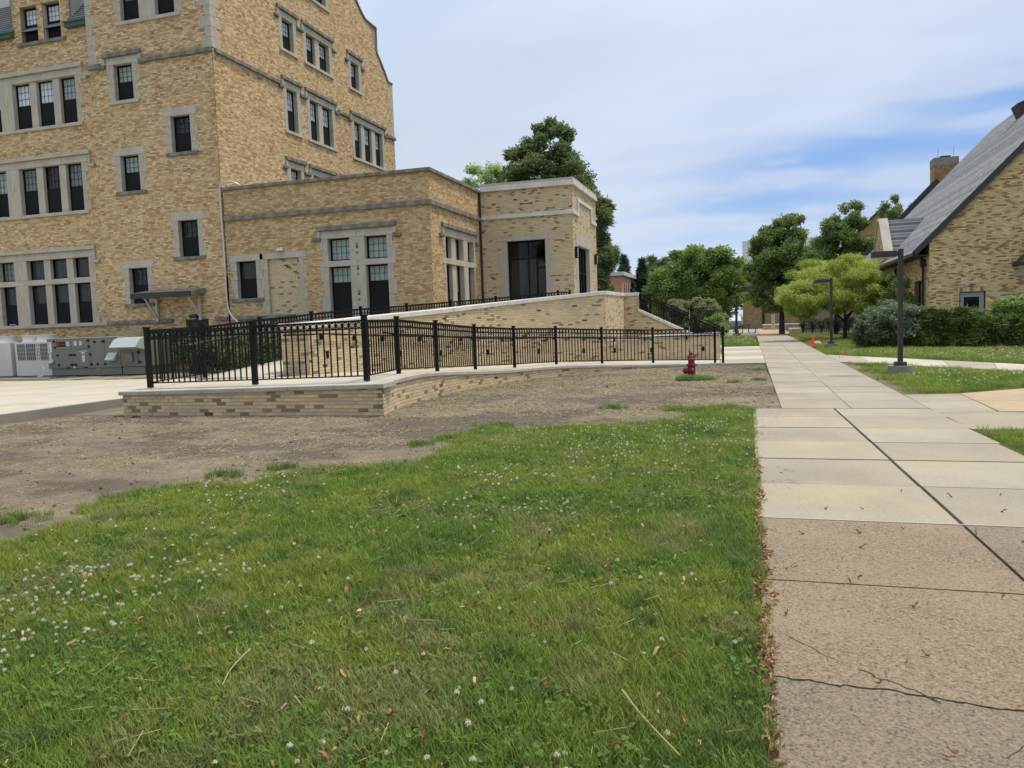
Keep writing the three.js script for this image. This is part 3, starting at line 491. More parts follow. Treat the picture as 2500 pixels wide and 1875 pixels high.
railing('railing', 'black metal railing with rings along the outer edge of the lower ramp', [[-11.98, -13.3, 0.515], [-9.43, -13.3, 0.555], [-7.0, -13.38, 0.595], ...LOW_F.slice(0, 7), [-1.13, -27.55, 0.006], [-0.86, -27.42, 0.003]], { big: [0, 1, 2], h: 1.15 });
railing('railing', 'black metal railing climbing the building side of the upper ramp', [[-12.0, -13.36, 0.525], ...BACK], { mergeRings: true, h: 1.18, noFirst: true });
function stairRail(label, z, dx = 0, group) {
  const g = thing('stair_railing', label, 'railing'); const A = [-4.55 + dx, 1.63], B = [-1.35 + dx, 0.1]; const f = (x) => lerp(A[1], B[1], (x - A[0]) / (B[0] - A[0]));
  const H = 1.02; const pts = [A[0] + 0.05, -3.5 + dx, -2.4 + dx, B[0]];
  for (const x of pts) { const q = mesh('post', sbox(0.055, H + 0.05, 0.055), M.black, g); q.position.set(x, f(x) + (H + 0.05) / 2 - 0.02, z); }
  for (const [nm, h, t] of [['top_rail', H, 0.045], ['handrail', H - 0.17, 0.038], ['ring_rail', H - 0.12, 0.025], ['bottom_rail', 0.3, 0.03]]) mesh(nm, bar([A[0], f(A[0]) + h, z + (nm === 'handrail' ? 0.06 : 0)], [B[0] + (nm === 'handrail' ? 0.25 : 0), f(B[0] + (nm === 'handrail' ? 0.25 : 0)) + h, z + (nm === 'handrail' ? 0.06 : 0)], 0.04, t), M.black, g);
  for (let x = A[0] + 0.12; x < B[0] - 0.04; x += 0.105) { const q = mesh('baluster', sbox(0.018, H - 0.3, 0.018), M.black, g); q.position.set(x, f(x) + 0.3 + (H - 0.3) / 2, z); }
  settle(g, [-3 + dx, 0, z]);
}
stairRail('black stair railing on the sloping brick wall nearest the camera', -33.9);
stairRail('black stair railing on the far side of the entrance steps', -37.55);
railing('railing', 'short black railing on the landing beyond the pale coping', [[-6.4, -38.6, 1.61], [-4.9, -38.6, 1.61], [-4.6, -38.4, 1.61]], { mergeRings: true, h: 1.1 });
{ // grab rails on brackets, and the little step lights on the brick
  const off = (list, d) => list.map((p, i) => { const a = list[Math.max(0, i - 1)], c = list[Math.min(list.length - 1, i + 1)]; const dx = c[0] - a[0], dz = c[1] - a[1], l = Math.hypot(dx, dz); return [p[0] - dz / l * d, p[1] + dx / l * d]; });
  const both = MID.concat(LOWM.slice(1)); const floor = (z) => { for (let i = 0; i + 1 < LOW_F.length; i++) if (z <= LOW_F[i][1] && z >= LOW_F[i + 1][1] - 1.5) return lerp(LOW_F[i][2], LOW_F[i + 1][2], (z - LOW_F[i][1]) / (LOW_F[i + 1][1] - LOW_F[i][1])); return z > -15 ? 0.6 : 0; };
  const fl = both.map((p) => Math.max(0, Math.min(0.6, 0.62 + (Math.hypot(p[0] + 9.9, p[1] + 16.1)) * -0.041)));
  const rp = off(both, 0.085);
  const g = thing('grab_rail', 'black grab rail fixed to the tall curved brick wall', 'handrail');
  const curve = rp.filter((_, i) => i % 2 === 0).map((p, i) => [p[0], fl[Math.min(fl.length - 1, i * 2)] + 0.9, p[1]]);
  mesh('rail', tube([[-10.5, 1.5, -16.0], [-10.1, 1.5, -15.99], ...curve], 0.02, 6, 120), M.black, g);
  for (let i = 2; i < rp.length; i += 6) { const p = off(both, 0.04)[i]; const q = mesh('bracket', sbox(0.05, 0.12, 0.1), M.black, g); q.position.set(p[0], fl[i] + 0.82, p[1]); }
  settle(g, [-9.9, 0.6, -16]);
  const lp = off(both, 0.012); const N = 10; const nth = ['first', 'second', 'third', 'fourth', 'fifth', 'sixth', 'seventh', 'eighth', 'ninth', 'tenth'];
  for (let i = 0; i < N; i++) { const k = Math.min(lp.length - 1, Math.round(3 + (lp.length - 6) * i / (N - 1))); const w = thing('step_light', `${nth[i]} small black step light from the pier on the ramp wall`, 'light', [lp[k][0], fl[k] + 0.4, lp[k][1]], 0, 'step lights on the ramp wall'); const a = both[Math.max(0, k - 1)], c = both[Math.min(both.length - 1, k + 1)]; w.rotation.y = Math.atan2(-(c[1] - a[1]), c[0] - a[0]); mesh('housing', bevBox(0.09, 0.17, 0.05, 0.01), M.black, w); const q = mesh('lens', sbox(0.06, 0.03, 0.01), M.screen, w); q.position.set(0, -0.04, 0.026); }
  // rail along the outer fence
  const g2 = thing('grab_rail', 'black grab rail carried on the lower ramp railing posts', 'handrail');
  mesh('rail', tube([[-7.2, 1.5, -14.6], ...LOW_F.slice(0, 7).map((p) => [p[0] - 0.1, p[2] + 0.86, p[1]])], 0.019, 6, 90), M.black, g2);
  for (const p of LOW_F.slice(0, 7)) { const q = mesh('bracket', sbox(0.09, 0.05, 0.03), M.black, g2); q.position.set(p[0] - 0.055, p[2] + 0.83, p[1]); }
  settle(g2, [-7.2, 0.6, -15]);
  const g3 = thing('grab_rail', 'pale metal grab rail on the upper ramp by the shrubs', 'handrail');
  mesh('rail', tube([[-12.1, 1.35, -14.6], ...BACK.slice(0, 9).map((p) => [p[0] + 0.11, p[2] + 0.86, p[1]])], 0.019, 6, 90), M.lampGrey, g3);
  for (const p of BACK.slice(0, 9)) { const q = mesh('bracket', sbox(0.1, 0.04, 0.03), M.black, g3); q.position.set(p[0] + 0.06, p[2] + 0.83, p[1]); }
  settle(g3, [-12.1, 0.6, -15]);
}

// ================================================================ BUILDINGS
/* A window part: local x along the wall, y up from the opening's foot, z outward, origin on the wall plane.
   ops: list of {x0,x1,y0,y1, kind, blind} */
function windowPart(parent, pos, turn, ops, o = {}) {
  const w = new THREE.Group(); w.name = 'window'; w.position.set(...pos); w.rotation.y = turn; parent.add(w);
  const st = o.stone || M.stone, R = rng(Math.round(Math.abs(pos[0] * 131 + pos[1] * 57 + pos[2] * 17)) + 5);
  const X0 = Math.min(...ops.map((q) => q.x0)), X1 = Math.max(...ops.map((q) => q.x1)), Y0 = Math.min(...ops.map((q) => q.y0)), Y1 = Math.max(...ops.map((q) => q.y1));
  const put = (name, x0, x1, y0, y1, z0, z1, m, bev = 0.008) => { const q = mesh(name, bev ? bevBox(x1 - x0, y1 - y0, z1 - z0, bev) : sbox(x1 - x0, y1 - y0, z1 - z0), m, w); q.position.set((x0 + x1) / 2, (y0 + y1) / 2, (z0 + z1) / 2); return q; };
  const dep = o.depth || 0.2;
  if (o.surround !== false) { // toothed jamb stones, lintel
    for (const s of [-1, 1]) { if (o.noJamb === s) continue; const e = s < 0 ? X0 : X1; let y = Y0, k = s < 0 ? 0 : 1; const hs = o.jambH || 0.4; const n = Math.max(2, Math.round((Y1 - Y0) / hs)); for (let i = 0; i < n; i++) { const out = (k + i) % 2 ? (o.jambW2 || 0.36) : (o.jambW || 0.24); const a = y + (Y1 - Y0) / n * i, b = y + (Y1 - Y0) / n * (i + 1) - 0.006; put('jamb_stone', s < 0 ? e - out : e, s < 0 ? e : e + out, a, b, -dep - 0.04, 0.022, st); } }
    const lh = o.lintel || 0.3; const n = Math.max(1, Math.round((X1 - X0) / 1.3)); for (let i = 0; i < n; i++) { const a = lerp(X0 - 0.36, X1 + 0.36, i / n), b = lerp(X0 - 0.36, X1 + 0.36, (i + 1) / n) - 0.006; put('lintel_stone', a, b, Y1 + 0.002, Y1 + lh, -dep - 0.04, 0.025, st); }
  }
  const cols = [...ops].sort((a, b) => a.x0 - b.x0);
  for (let i = 0; i + 1 < cols.length; i++) { const a = cols[i].x1, b = cols[i + 1].x0; if (b - a > 0.04 && b > a) put('mullion', a + 0.002, b - 0.002, Y0, Y1 - 0.002, -dep - 0.03, b - a > 0.5 ? 0.018 : -0.045, st); }
  if (o.transom) for (const t of o.transom) put('transom', X0 + 0.002, X1 - 0.002, t[0] + 0.002, t[1] - 0.002, -dep - 0.02, -0.035, st);
  if (o.sill !== false) put('sill', X0 - (o.sillW || 0.3), X1 + (o.sillW || 0.3), Y0 - 0.15, Y0 - 0.004, -dep - 0.02, 0.09, o.sillMat || M.stoneDark, 0.02);
  if (o.hood) { // label mould with turned-down ends
    const h = o.hood, hm = o.hoodMat || M.stoneDark, a = X0 - (o.hoodOut || 0.5), b = X1 + (o.hoodOut || 0.5), yb = Y1 + 0.31;
    const n = Math.max(1, Math.round((b - a) / 1.1)); for (let i = 0; i < n; i++) put('hood_mould', lerp(a, b, i / n) + 0.002, lerp(a, b, (i + 1) / n) - 0.002, yb, yb + 0.17, -0.1, 0.13, hm, 0.014);
    for (const s of o.hoodSides || [-1, 1]) { const e = s < 0 ? a : b; put('hood_drop', s < 0 ? e : e - 0.13, s < 0 ? e + 0.13 : e, yb - h, yb - 0.004, -0.1, 0.09, st, 0.02); put('label_stop', s < 0 ? e - 0.22 : e - 0.13, s < 0 ? e + 0.13 : e + 0.22, yb - h - 0.15, yb - h - 0.004, -0.1, 0.12, hm, 0.03); }
  }
  for (const q of ops) {
    const W = q.x1 - q.x0, H = q.y1 - q.y0, cx = (q.x0 + q.x1) / 2, f = 0.055, zf = -dep;
    const fr = [], mu = []; const A = (list, x0, x1, y0, y1, z0, z1) => list.push(box(x0, x1, y0, y1, z0, z1));
    A(fr, q.x0, q.x0 + f, q.y0, q.y1, zf - 0.06, zf); A(fr, q.x1 - f, q.x1, q.y0, q.y1, zf - 0.06, zf); A(fr, q.x0 + f, q.x1 - f, q.y1 - f, q.y1, zf - 0.06, zf - 0.001); A(fr, q.x0 + f, q.x1 - f, q.y0, q.y0 + f, zf - 0.06, zf - 0.001);
    const hung = q.kind !== 'fixed'; const ym = q.y0 + H * (hung ? (q.split || 0.52) : 0);
    if (hung) A(fr, q.x0 + f, q.x1 - f, ym - 0.035, ym + 0.035, zf - 0.05, zf + 0.004);
    mesh('frame', fr, M.frame, w);
    const nc = q.cols || 4, nr = q.rows || 3; const uy0 = hung ? ym + 0.035 : q.y0 + f;
    const grid = (ya, yb, rows) => { for (let i = 1; i < nc; i++) A(mu, lerp(q.x0 + f, q.x1 - f, i / nc) - 0.006, lerp(q.x0 + f, q.x1 - f, i / nc) + 0.006, ya, yb, zf - 0.028, zf - 0.014); for (let i = 1; i < rows; i++) A(mu, q.x0 + f, q.x1 - f, lerp(ya, yb, i / rows) - 0.006, lerp(ya, yb, i / rows) + 0.006, zf - 0.0285, zf - 0.0135); };
    if (q.grid !== false) { grid(uy0, q.y1 - f, nr); if (q.lowGrid) grid(q.y0 + f, ym - 0.035, nr + 1); if (mu.length) mesh('muntin_grid', mu, M.frame, w); }
    const pane = (ya, yb) => { const p = mesh('pane', sbox(W - 2 * f, yb - ya, 0.006), M.glass, w); p.position.set(cx, (ya + yb) / 2, zf - 0.036); };
    const back = (nm, ya, yb, m, z) => { const p = mesh(nm, sbox(W - 2 * f + 0.06, yb - ya, 0.01), m, w); p.position.set(cx, (ya + yb) / 2, z); };
    if (hung) { pane(ym + 0.036, q.y1 - f - 0.001); if (q.reflect_panel) back('reflect_panel', ym - 0.02, q.y1 - 0.02, q.reflect_panel, zf - 0.066); back('insect_screen', q.y0 + f + 0.01, ym - 0.036, M.screen, zf - 0.012); }  // panel behind the upper pane: its tone is painted-in sky reflection
    else { pane(q.y0 + f + 0.001, q.y1 - f - 0.001); if (q.reflect_panel) back('reflect_panel', q.y0 + 0.02 + (q.blindUp || 0) * H, q.y1 - 0.02, q.reflect_panel, zf - 0.066); }
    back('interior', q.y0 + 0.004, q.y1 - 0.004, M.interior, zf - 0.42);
  }
  return w;
}
const hung = (x0, x1, y0, y1, reflect_panel, extra = {}) => ({ x0, x1, y0, y1, reflect_panel, ...extra });
const fixed = (x0, x1, y0, y1, reflect_panel, extra = {}) => ({ x0, x1, y0, y1, reflect_panel, kind: 'fixed', ...extra });
const grow = (l, d = 0.03) => l.map((h) => [h[0] - d, h[1] + d, h[2] - d, h[3] + d]);
function stringCourse(parent, pts, y0, y1, out, m, step = 1.25, name = 'string_course') { // stones along a plan run
  for (let i = 0; i + 1 < pts.length; i++) { const [ax, az] = pts[i], [bx, bz] = pts[i + 1], L = Math.hypot(bx - ax, bz - az), n = Math.max(1, Math.round(L / step)), ang = Math.atan2(-(bz - az), bx - ax); for (let k = 0; k < n; k++) { const t = (k + 0.5) / n; const q = mesh(name, bevBox(L / n - 0.004, y1 - y0, out + 0.12, 0.012), m, parent); const nx = -(bz - az) / L, nz = (bx - ax) / L; const d = (out - 0.12) / 2; q.position.set(lerp(ax, bx, t) + nx * d, (y0 + y1) / 2, lerp(az, bz, t) + nz * d); q.rotation.y = ang; } }
}
{ // ------------------------------------------------ the tall hall on the left
  const g = thing('brick_hall', 'tall tan brick hall with stone trimmed windows and curved gable', 'building'); const R = rng(401);
  const xa = -27.25, xb = -20.95, zA = -28, zB = -28.3, zF = -45.2, XL = -52;
  // front bay
  const holesA = [[-25.98, -25.0, 11.7, 13.22], [-23.22, -22.25, 9.26, 10.77], [-25.96, -24.98, 7.86, 9.39], [-23.19, -22.2, 4.9, 6.43], [-25.94, -24.95, 3.02, 4.56], [-25.4, -22.65, 14.93, 16.6], [-23.1, -22.0, 0.2, 2.2]];
  const wa = mesh('wall', wallBody([[xa, -0.3], [xb, -0.3], [xb, 19], [xa, 19]], grow(holesA), 0.28), M.mortarOld, g); wa.position.z = zA;
  brickInst(layBricks({ pts: [[xa, zA], [xb, zA]], y0: 0.1, top: 19, pal: PAL.old, R, mixed: 0.16, jit: true, holes: holesA.map((h) => [h[0] - xa - 0.04, h[1] - xa + 0.04, h[2] - 0.04, h[3] + 0.04]) }), g);
  const mk = (h, o) => windowPart(g, [(h[0] + h[1]) / 2, h[2], zA], 0, [hung(-(h[1] - h[0]) / 2, (h[1] - h[0]) / 2, 0, h[3] - h[2], o.b, { rows: 3, lowGrid: o.lg })], o);
  mk(holesA[0], { b: M.reflectB, hood: 0.3, hoodOut: 0.52, lg: true, sillMat: M.stone }); mk(holesA[1], { b: M.paneDark, lintel: 0.32 }); mk(holesA[2], { b: M.reflectB, lintel: 0.32, lg: true }); mk(holesA[3], { b: M.paneDark, lintel: 0.32 }); mk(holesA[4], { b: M.paneDark, lintel: 0.32 });
  windowPart(g, [-24.02, 14.93, zA], 0, [hung(-1.38, -0.43, 0, 1.67, M.reflectC, { lowGrid: true }), hung(0.39, 1.37, 0, 1.67, M.reflectC, { lowGrid: true })], { sillMat: M.stone });
  // left wing
  const cols = [[-33.7, -32.76], [-32.0, -31.04], [-30.66, -29.72], [-29.34, -28.38]], holesB = [];
  holesB.push([-33.7, -28.38, 11.16, 13.2], [-33.7, -28.38, 7.31, 9.42], [-33.7, -28.38, 2.29, 5.24]);
  const dorm = [[-31.15, -30.27, 14.9, 16.44], [-29.87, -28.98, 14.9, 16.44]];
  const wb = mesh('wall', wallBody([[XL, -0.3], [xa + 0.02, -0.3], [xa + 0.02, 15.3], [-28.4, 15.3], [-28.4, 18], [-31.7, 18], [-31.7, 15.3], [XL, 15.3]], grow([...holesB, ...dorm]), 0.28), M.mortarOld, g); wb.position.z = zB;
  brickInst(layBricks({ pts: [[-38, zB], [xa, zB]], y0: 0.1, top: (s) => { const x = -38 + s; return x > -31.7 && x < -28.4 ? 18 : 15.3; }, pal: PAL.old, R, mixed: 0.16, jit: true, holes: [...holesB, ...dorm].map((h) => [h[0] + 38 - 0.04, h[1] + 38 + 0.04, h[2] - 0.04, h[3] + 0.04]) }), g);
  const c0 = -31.05, rel = (c) => [c[0] - c0, c[1] - c0];
  windowPart(g, [c0, 11.16, zB], 0, cols.map((c, i) => hung(...rel(c), 0, 2.04, [M.reflectA, M.reflectA, M.reflectA, M.reflectB][i], { rows: 3, lowGrid: true })), { hood: 0.42, hoodOut: 0.48, hoodMat: M.stone, sillMat: M.stone });
  windowPart(g, [c0, 7.31, zB], 0, cols.map((c, i) => hung(...rel(c), 0, 2.11, [M.reflectB, M.reflectC, M.paneDark, M.reflectC][i], { rows: 3, lowGrid: true })), { hood: 0.42, hoodOut: 0.56, hoodMat: M.stone, sillMat: M.stone });
  windowPart(g, [c0, 2.29, zB], 0, cols.flatMap((c, i) => [fixed(...rel(c), 2.06, 2.95, i ? M.paneDark : M.reflectC, { rows: 3, grid: !i })]), { hood: 0.46, hoodOut: 0.44, hoodMat: M.stone, sill: false, jambH: 0.35 });
  windowPart(g, [c0, 2.29, zB], 0, cols.map((c) => hung(...rel(c), 0, 1.81, M.paneDark, { rows: 2, grid: false })), { lintel: 0.242, jambH: 0.45, sill: false });
  windowPart(g, [-30.06, 14.9, zB], 0, [hung(-1.09, -0.21, 0, 1.54, M.reflectA, { lowGrid: true }), hung(0.19, 1.08, 0, 1.54, M.reflectA, { lowGrid: true })], { surround: false });
  for (const c of [[-32.38, 12.5], [-32.38, 11.7], [-32.38, 8.7], [-32.38, 7.9], [-32.38, 4.8], [-32.38, 3.9], [-32.38, 3.1]]) { const q = mesh('brick_slot', sbox(0.11, 0.42, 0.02), brickMats.size ? [...brickMats.values()][0][0] : M.mortarOld, g); q.position.set(c[0], c[1], zB + 0.02); }
  stringCourse(g, [[-44, zB], [xa, zB]], 2.13, 2.29, 0.1, M.stone, 1.3); stringCourse(g, [[xa, zA], [-23.75, zA]], 2.13, 2.29, 0.1, M.stoneDark, 1.3); stringCourse(g, [[-21.6, zA], [xb - 0.02, zA]], 2.13, 2.29, 0.1, M.stoneDark, 1.3);
  stringCourse(g, [[-24.6, zA], [xb, zA]], 13.13, 13.3, 0.12, M.stoneDark, 1.2); stringCourse(g, [[-27.85, zB], [xa - 0.02, zB]], 13.05, 13.2, 0.12, M.stone, 0.7);
  mesh('string_course', box(xa - 0.05, xa + 0.62, 13.14, 13.32, zA - 0.05, zA + 0.13), M.stoneDark, g);
  // quoins
  for (let i = 0; i < 14; i++) { const w = i % 2 ? 0.3 : 0.52, y = 13.33 + i * 0.42; const q = mesh('quoin', bevBox(w, 0.412, w + 0.08, 0.012), M.stone, g); q.position.set(xb - w / 2 + 0.022, y + 0.2, zA - w / 2 - 0.04 + 0.022); const p = mesh('quoin', bevBox(i % 2 ? 0.3 : 0.46, 0.412, 0.3, 0.012), M.stone, g); p.position.set(xa + (i % 2 ? 0.15 : 0.23) - 0.024, y + 0.2, zA - 0.15 + 0.024); }
  // gutters and slates either side of the dormer
  for (const [a, b] of [[-28.55, -27.3], [-44, -31.6]]) { mesh('gutter', [box(a, b, 15.18, 15.36, zB - 0.1, zB + 0.22), box(a - 0.04, b, 15.36, 15.42, zB - 0.1, zB + 0.28)], M.copper, g); const sl = quadStrip([[[a, 15.42, zB + 0.15], [b, 15.42, zB + 0.15]], [[a, 22, zB - 5.4], [b, 22, zB - 5.4]]]); mesh('roof', sl, M.slate, g); for (let r = 0; r < 14; r++) { const t = r / 44, y = 15.44 + 6.58 * t, z = zB + 0.16 - 5.55 * t; mesh('slate_course', bar([a, y, z], [b, y, z], 0.03, 0.03), r % 2 ? M.slateB : M.slate, g); } }
  mesh('roof', [quadStrip([[[-28.36, 15.4, zB - 0.02], [-28.36, 15.4, zB - 3]], [[-28.36, 18.2, zB - 0.02], [-28.36, 18.2, zB - 3]]]), quadStrip([[[-31.74, 15.4, zB - 0.02], [-31.74, 15.4, zB - 3]], [[-31.74, 18.2, zB - 0.02], [-31.74, 18.2, zB - 3]]])], M.slateB, g);
  mesh('roof', [quadStrip([[[XL, 15.4, zB], [xb - 0.4, 15.4, zB]], [[XL, 24, -36.6], [xb - 0.4, 24, -36.6]], [[XL, 15.4, zF], [xb - 0.4, 15.4, zF]]])], M.slateB, g);
  // gable side facing the path
  const right = [[-45.2, 16.52], [-44.6, 16.52], [-44.22, 16.97], [-43.71, 17.42], [-43.22, 17.82], [-43.27, 19.24], [-42.5, 19.25], [-41.93, 19.28], [-41.46, 19.55], [-41.17, 19.75], [-40.85, 20.05], [-40.4, 20.8], [-40.1, 21.7], [-40.05, 22.4], [-38.6, 22.7]];
  const u = (z) => -z + zA; // along the wall from the near corner
  const full = right.map(([z, y]) => [u(z), y]); const W = u(zF); const mirror = full.slice().reverse().map(([a, y]) => [W - a, y]);
  const outline = [[0, -0.3], [W, -0.3], ...full, ...mirror];
  const G = { g4: [[-33.25, -34.2], [-35.35, -36.27], [-36.68, -37.58], [-39.9, -40.83]], g3: [[-33.33, -34.23], [-35.38, -36.29], [-36.69, -37.6], [-39.97, -40.89], [-41.28, -42.18], [-42.64, -43.47]], g2: [[-33.33, -34.24], [-35.38, -36.29], [-36.69, -37.6]], g5: [[-35.3, -36.2], [-36.6, -37.5]] };
  const hs = []; const span = (l, y0, y1) => hs.push([u(l[0][0]), u(l[l.length - 1][1]), y0, y1]); span([G.g4[0]], 14.92, 16.37); span(G.g4.slice(1, 3), 14.92, 16.37); span([G.g4[3]], 14.92, 16.37); span([G.g3[0]], 11.14, 13.14); span(G.g3.slice(1, 3), 11.14, 13.14); span(G.g3.slice(3), 11.14, 13.14); span([G.g2[0]], 7.35, 9.39); span(G.g2.slice(1), 7.35, 9.39); span(G.g5, 18.28, 19.8);
  const wg = mesh('wall', wallBody(outline, grow(hs), 0.28), M.mortarOld, g); wg.rotation.y = Math.PI / 2; wg.position.set(xb, 0, zA);
  const topAt = (s) => { const P = [...mirror].reverse().map((p) => p).sort((a, b) => a[0] - b[0]).concat(full.slice().sort((a, b) => a[0] - b[0])); for (let i = 0; i + 1 < P.length; i++) if (s >= P[i][0] && s <= P[i + 1][0]) return lerp(P[i][1], P[i + 1][1], (s - P[i][0]) / Math.max(1e-4, P[i + 1][0] - P[i][0])); return 16.5; };
  brickInst(layBricks({ pts: [[xb, zA], [xb, zF]], y0: 4.0, top: topAt, pal: PAL.old, R, mixed: 0.16, jit: true, holes: hs.map((h) => [h[0] - 0.04, h[1] + 0.04, h[2] - 0.04, h[3] + 0.04]) }), g);
  const gw = (list, y0, y1, o, b) => { const c = (list[0][0] + list[list.length - 1][1]) / 2; windowPart(g, [xb, y0, c], Math.PI / 2, list.map((q) => hung(c - q[0], c - q[1], 0, y1 - y0, b, { rows: 3, lowGrid: true })), { jambH: 0.5, sillMat: M.stone, hoodMat: M.stoneDark, ...o }); };
  gw([G.g4[0]], 14.92, 16.37, { hood: 0.32, jambW2: 0.3, hoodOut: 0.42 }, M.reflectA); gw(G.g4.slice(1, 3), 14.92, 16.37, { hood: 0.32, jambW2: 0.3, hoodOut: 0.42 }, M.reflectA); gw([G.g4[3]], 14.92, 16.37, { hood: 0.32, jambW2: 0.3, hoodOut: 0.42 }, M.reflectA);
  gw([G.g3[0]], 11.14, 13.14, { hood: 0.3, jambW2: 0.3, hoodOut: 0.42 }, M.reflectA); gw(G.g3.slice(1, 3), 11.14, 13.14, { hood: 0.3, jambW2: 0.3, hoodOut: 0.42 }, M.reflectA); gw(G.g3.slice(3), 11.14, 13.14, { hood: 0.3, jambW2: 0.3, hoodOut: 0.42 }, M.reflectA);
  gw([G.g2[0]], 7.35, 9.39, { hood: 0.3, jambW2: 0.3, hoodOut: 0.42 }, M.reflectA); gw(G.g2.slice(1), 7.35, 9.39, { hood: 0.3, jambW2: 0.3, hoodOut: 0.42 }, M.reflectA); gw(G.g5, 18.28, 19.8, { jambW2: 0.3 }, M.reflectA);
  for (const [a, b] of [[-28.1, -32.75], [-38.2, -39.4], [-44.05, -45.25]]) stringCourse(g, [[xb, a], [xb, b]], 13.13, 13.3, 0.12, M.stoneDark, 1.2);
  for (let i = 0; i < 8; i++) { const w = i % 2 ? 0.3 : 0.45; const q = mesh('quoin', bevBox(w, 0.4, w, 0.012), M.stone, g); q.position.set(xb - w / 2 + 0.022, 13.5 + i * 0.41, zF + w / 2 - 0.022); }
  // thin coping that follows the curved gable
  for (let i = 0; i + 1 < right.length; i++) { const [z0, y0] = right[i], [z1, y1] = right[i + 1]; if (Math.hypot(z1 - z0, y1 - y0) > 0.05) { mesh('gable_coping', bar([xb - 0.1, y0 + 0.03, z0], [xb - 0.1, y1 + 0.03, z1], 0.34, 0.09), M.stoneDark, g); mesh('gable_coping', bar([xb - 0.1, y0 + 0.03, zA + zF - z0], [xb - 0.1, y1 + 0.03, zA + zF - z1], 0.34, 0.09), M.stoneDark, g); } }
  mesh('wall', box(XL, xb - 0.3, 0, 15.3, zF - 0.02, zF + 0.25), M.mortarOld, g);
  // basement door under the awning
  const d = mesh('door', sbox(1.0, 1.96, 0.06), M.brownTrim, g); d.position.set(-22.55, 1.19, zA - 0.16); const hd = mesh('handle', sbox(0.04, 0.14, 0.05), M.pipe, d); hd.position.set(0.38, 0, 0.05);
  settle(g, [-24, 0, -28]);
}
{ // awning over the basement door
  const a = thing('door_awning', 'small flat dark metal awning on pale timber brackets', 'awning', [-23.5, 3.2, -27.98]);
  const s = new THREE.Shape([[0, 0.14], [0.95, 0.0], [0.95, 0.2], [0, 0.34]].map((p) => new THREE.Vector2(...p))); const eg = new THREE.ExtrudeGeometry(s, { depth: 3.05, bevelEnabled: false }); eg.rotateY(-Math.PI / 2); eg.translate(1.525, 0, 0.02); mesh('canopy', uvm(eg), M.stoneDark, a);
  mesh('fascia', box(-1.53, 1.53, -0.02, 0.2, 0.96, 1.0), M.darkTrim, a);
  for (const x of [-1.0, 1.2]) { mesh('bracket', [box(x - 0.05, x + 0.05, -1.0, 0.1, 0.02, 0.12), box(x - 0.05, x + 0.05, -0.02, 0.07, 0.12, 0.85), bar([x, -0.85, 0.1], [x, -0.02, 0.75], 0.07, 0.07)], M.cream, a); }
  const l = thing('door_lamp', 'small dark lamp fixed above the basement door under awning', 'lamp', [-22.6, 2.36, -27.98]); mesh('housing', bevBox(0.36, 0.16, 0.22, 0.03), M.darkTrim, l).position.z = 0.1; mesh('lens', bevBox(0.2, 0.06, 0.12, 0.02), M.lens, l).position.set(0, -0.1, 0.1);
  const p = tag(mesh('conduit', tube([[-20.05, 7.6, -28.2], [-20.3, 7.8, -28.0], [-20.72, 7.82, -27.9], [-20.88, 7.66, -27.86], [-20.9, 7.4, -27.86], [-20.88, 5, -27.86], [-20.84, 2.6, -27.86], [-20.7, 2.3, -27.86], [-20.4, 2.0, -27.86], [-20.36, 1.2, -27.86], [-20.36, 0.2, -27.86]], 0.036, 8, 80), M.pipe), 'thin silver downpipe where the hall meets the single storey wing', 'pipe');
}
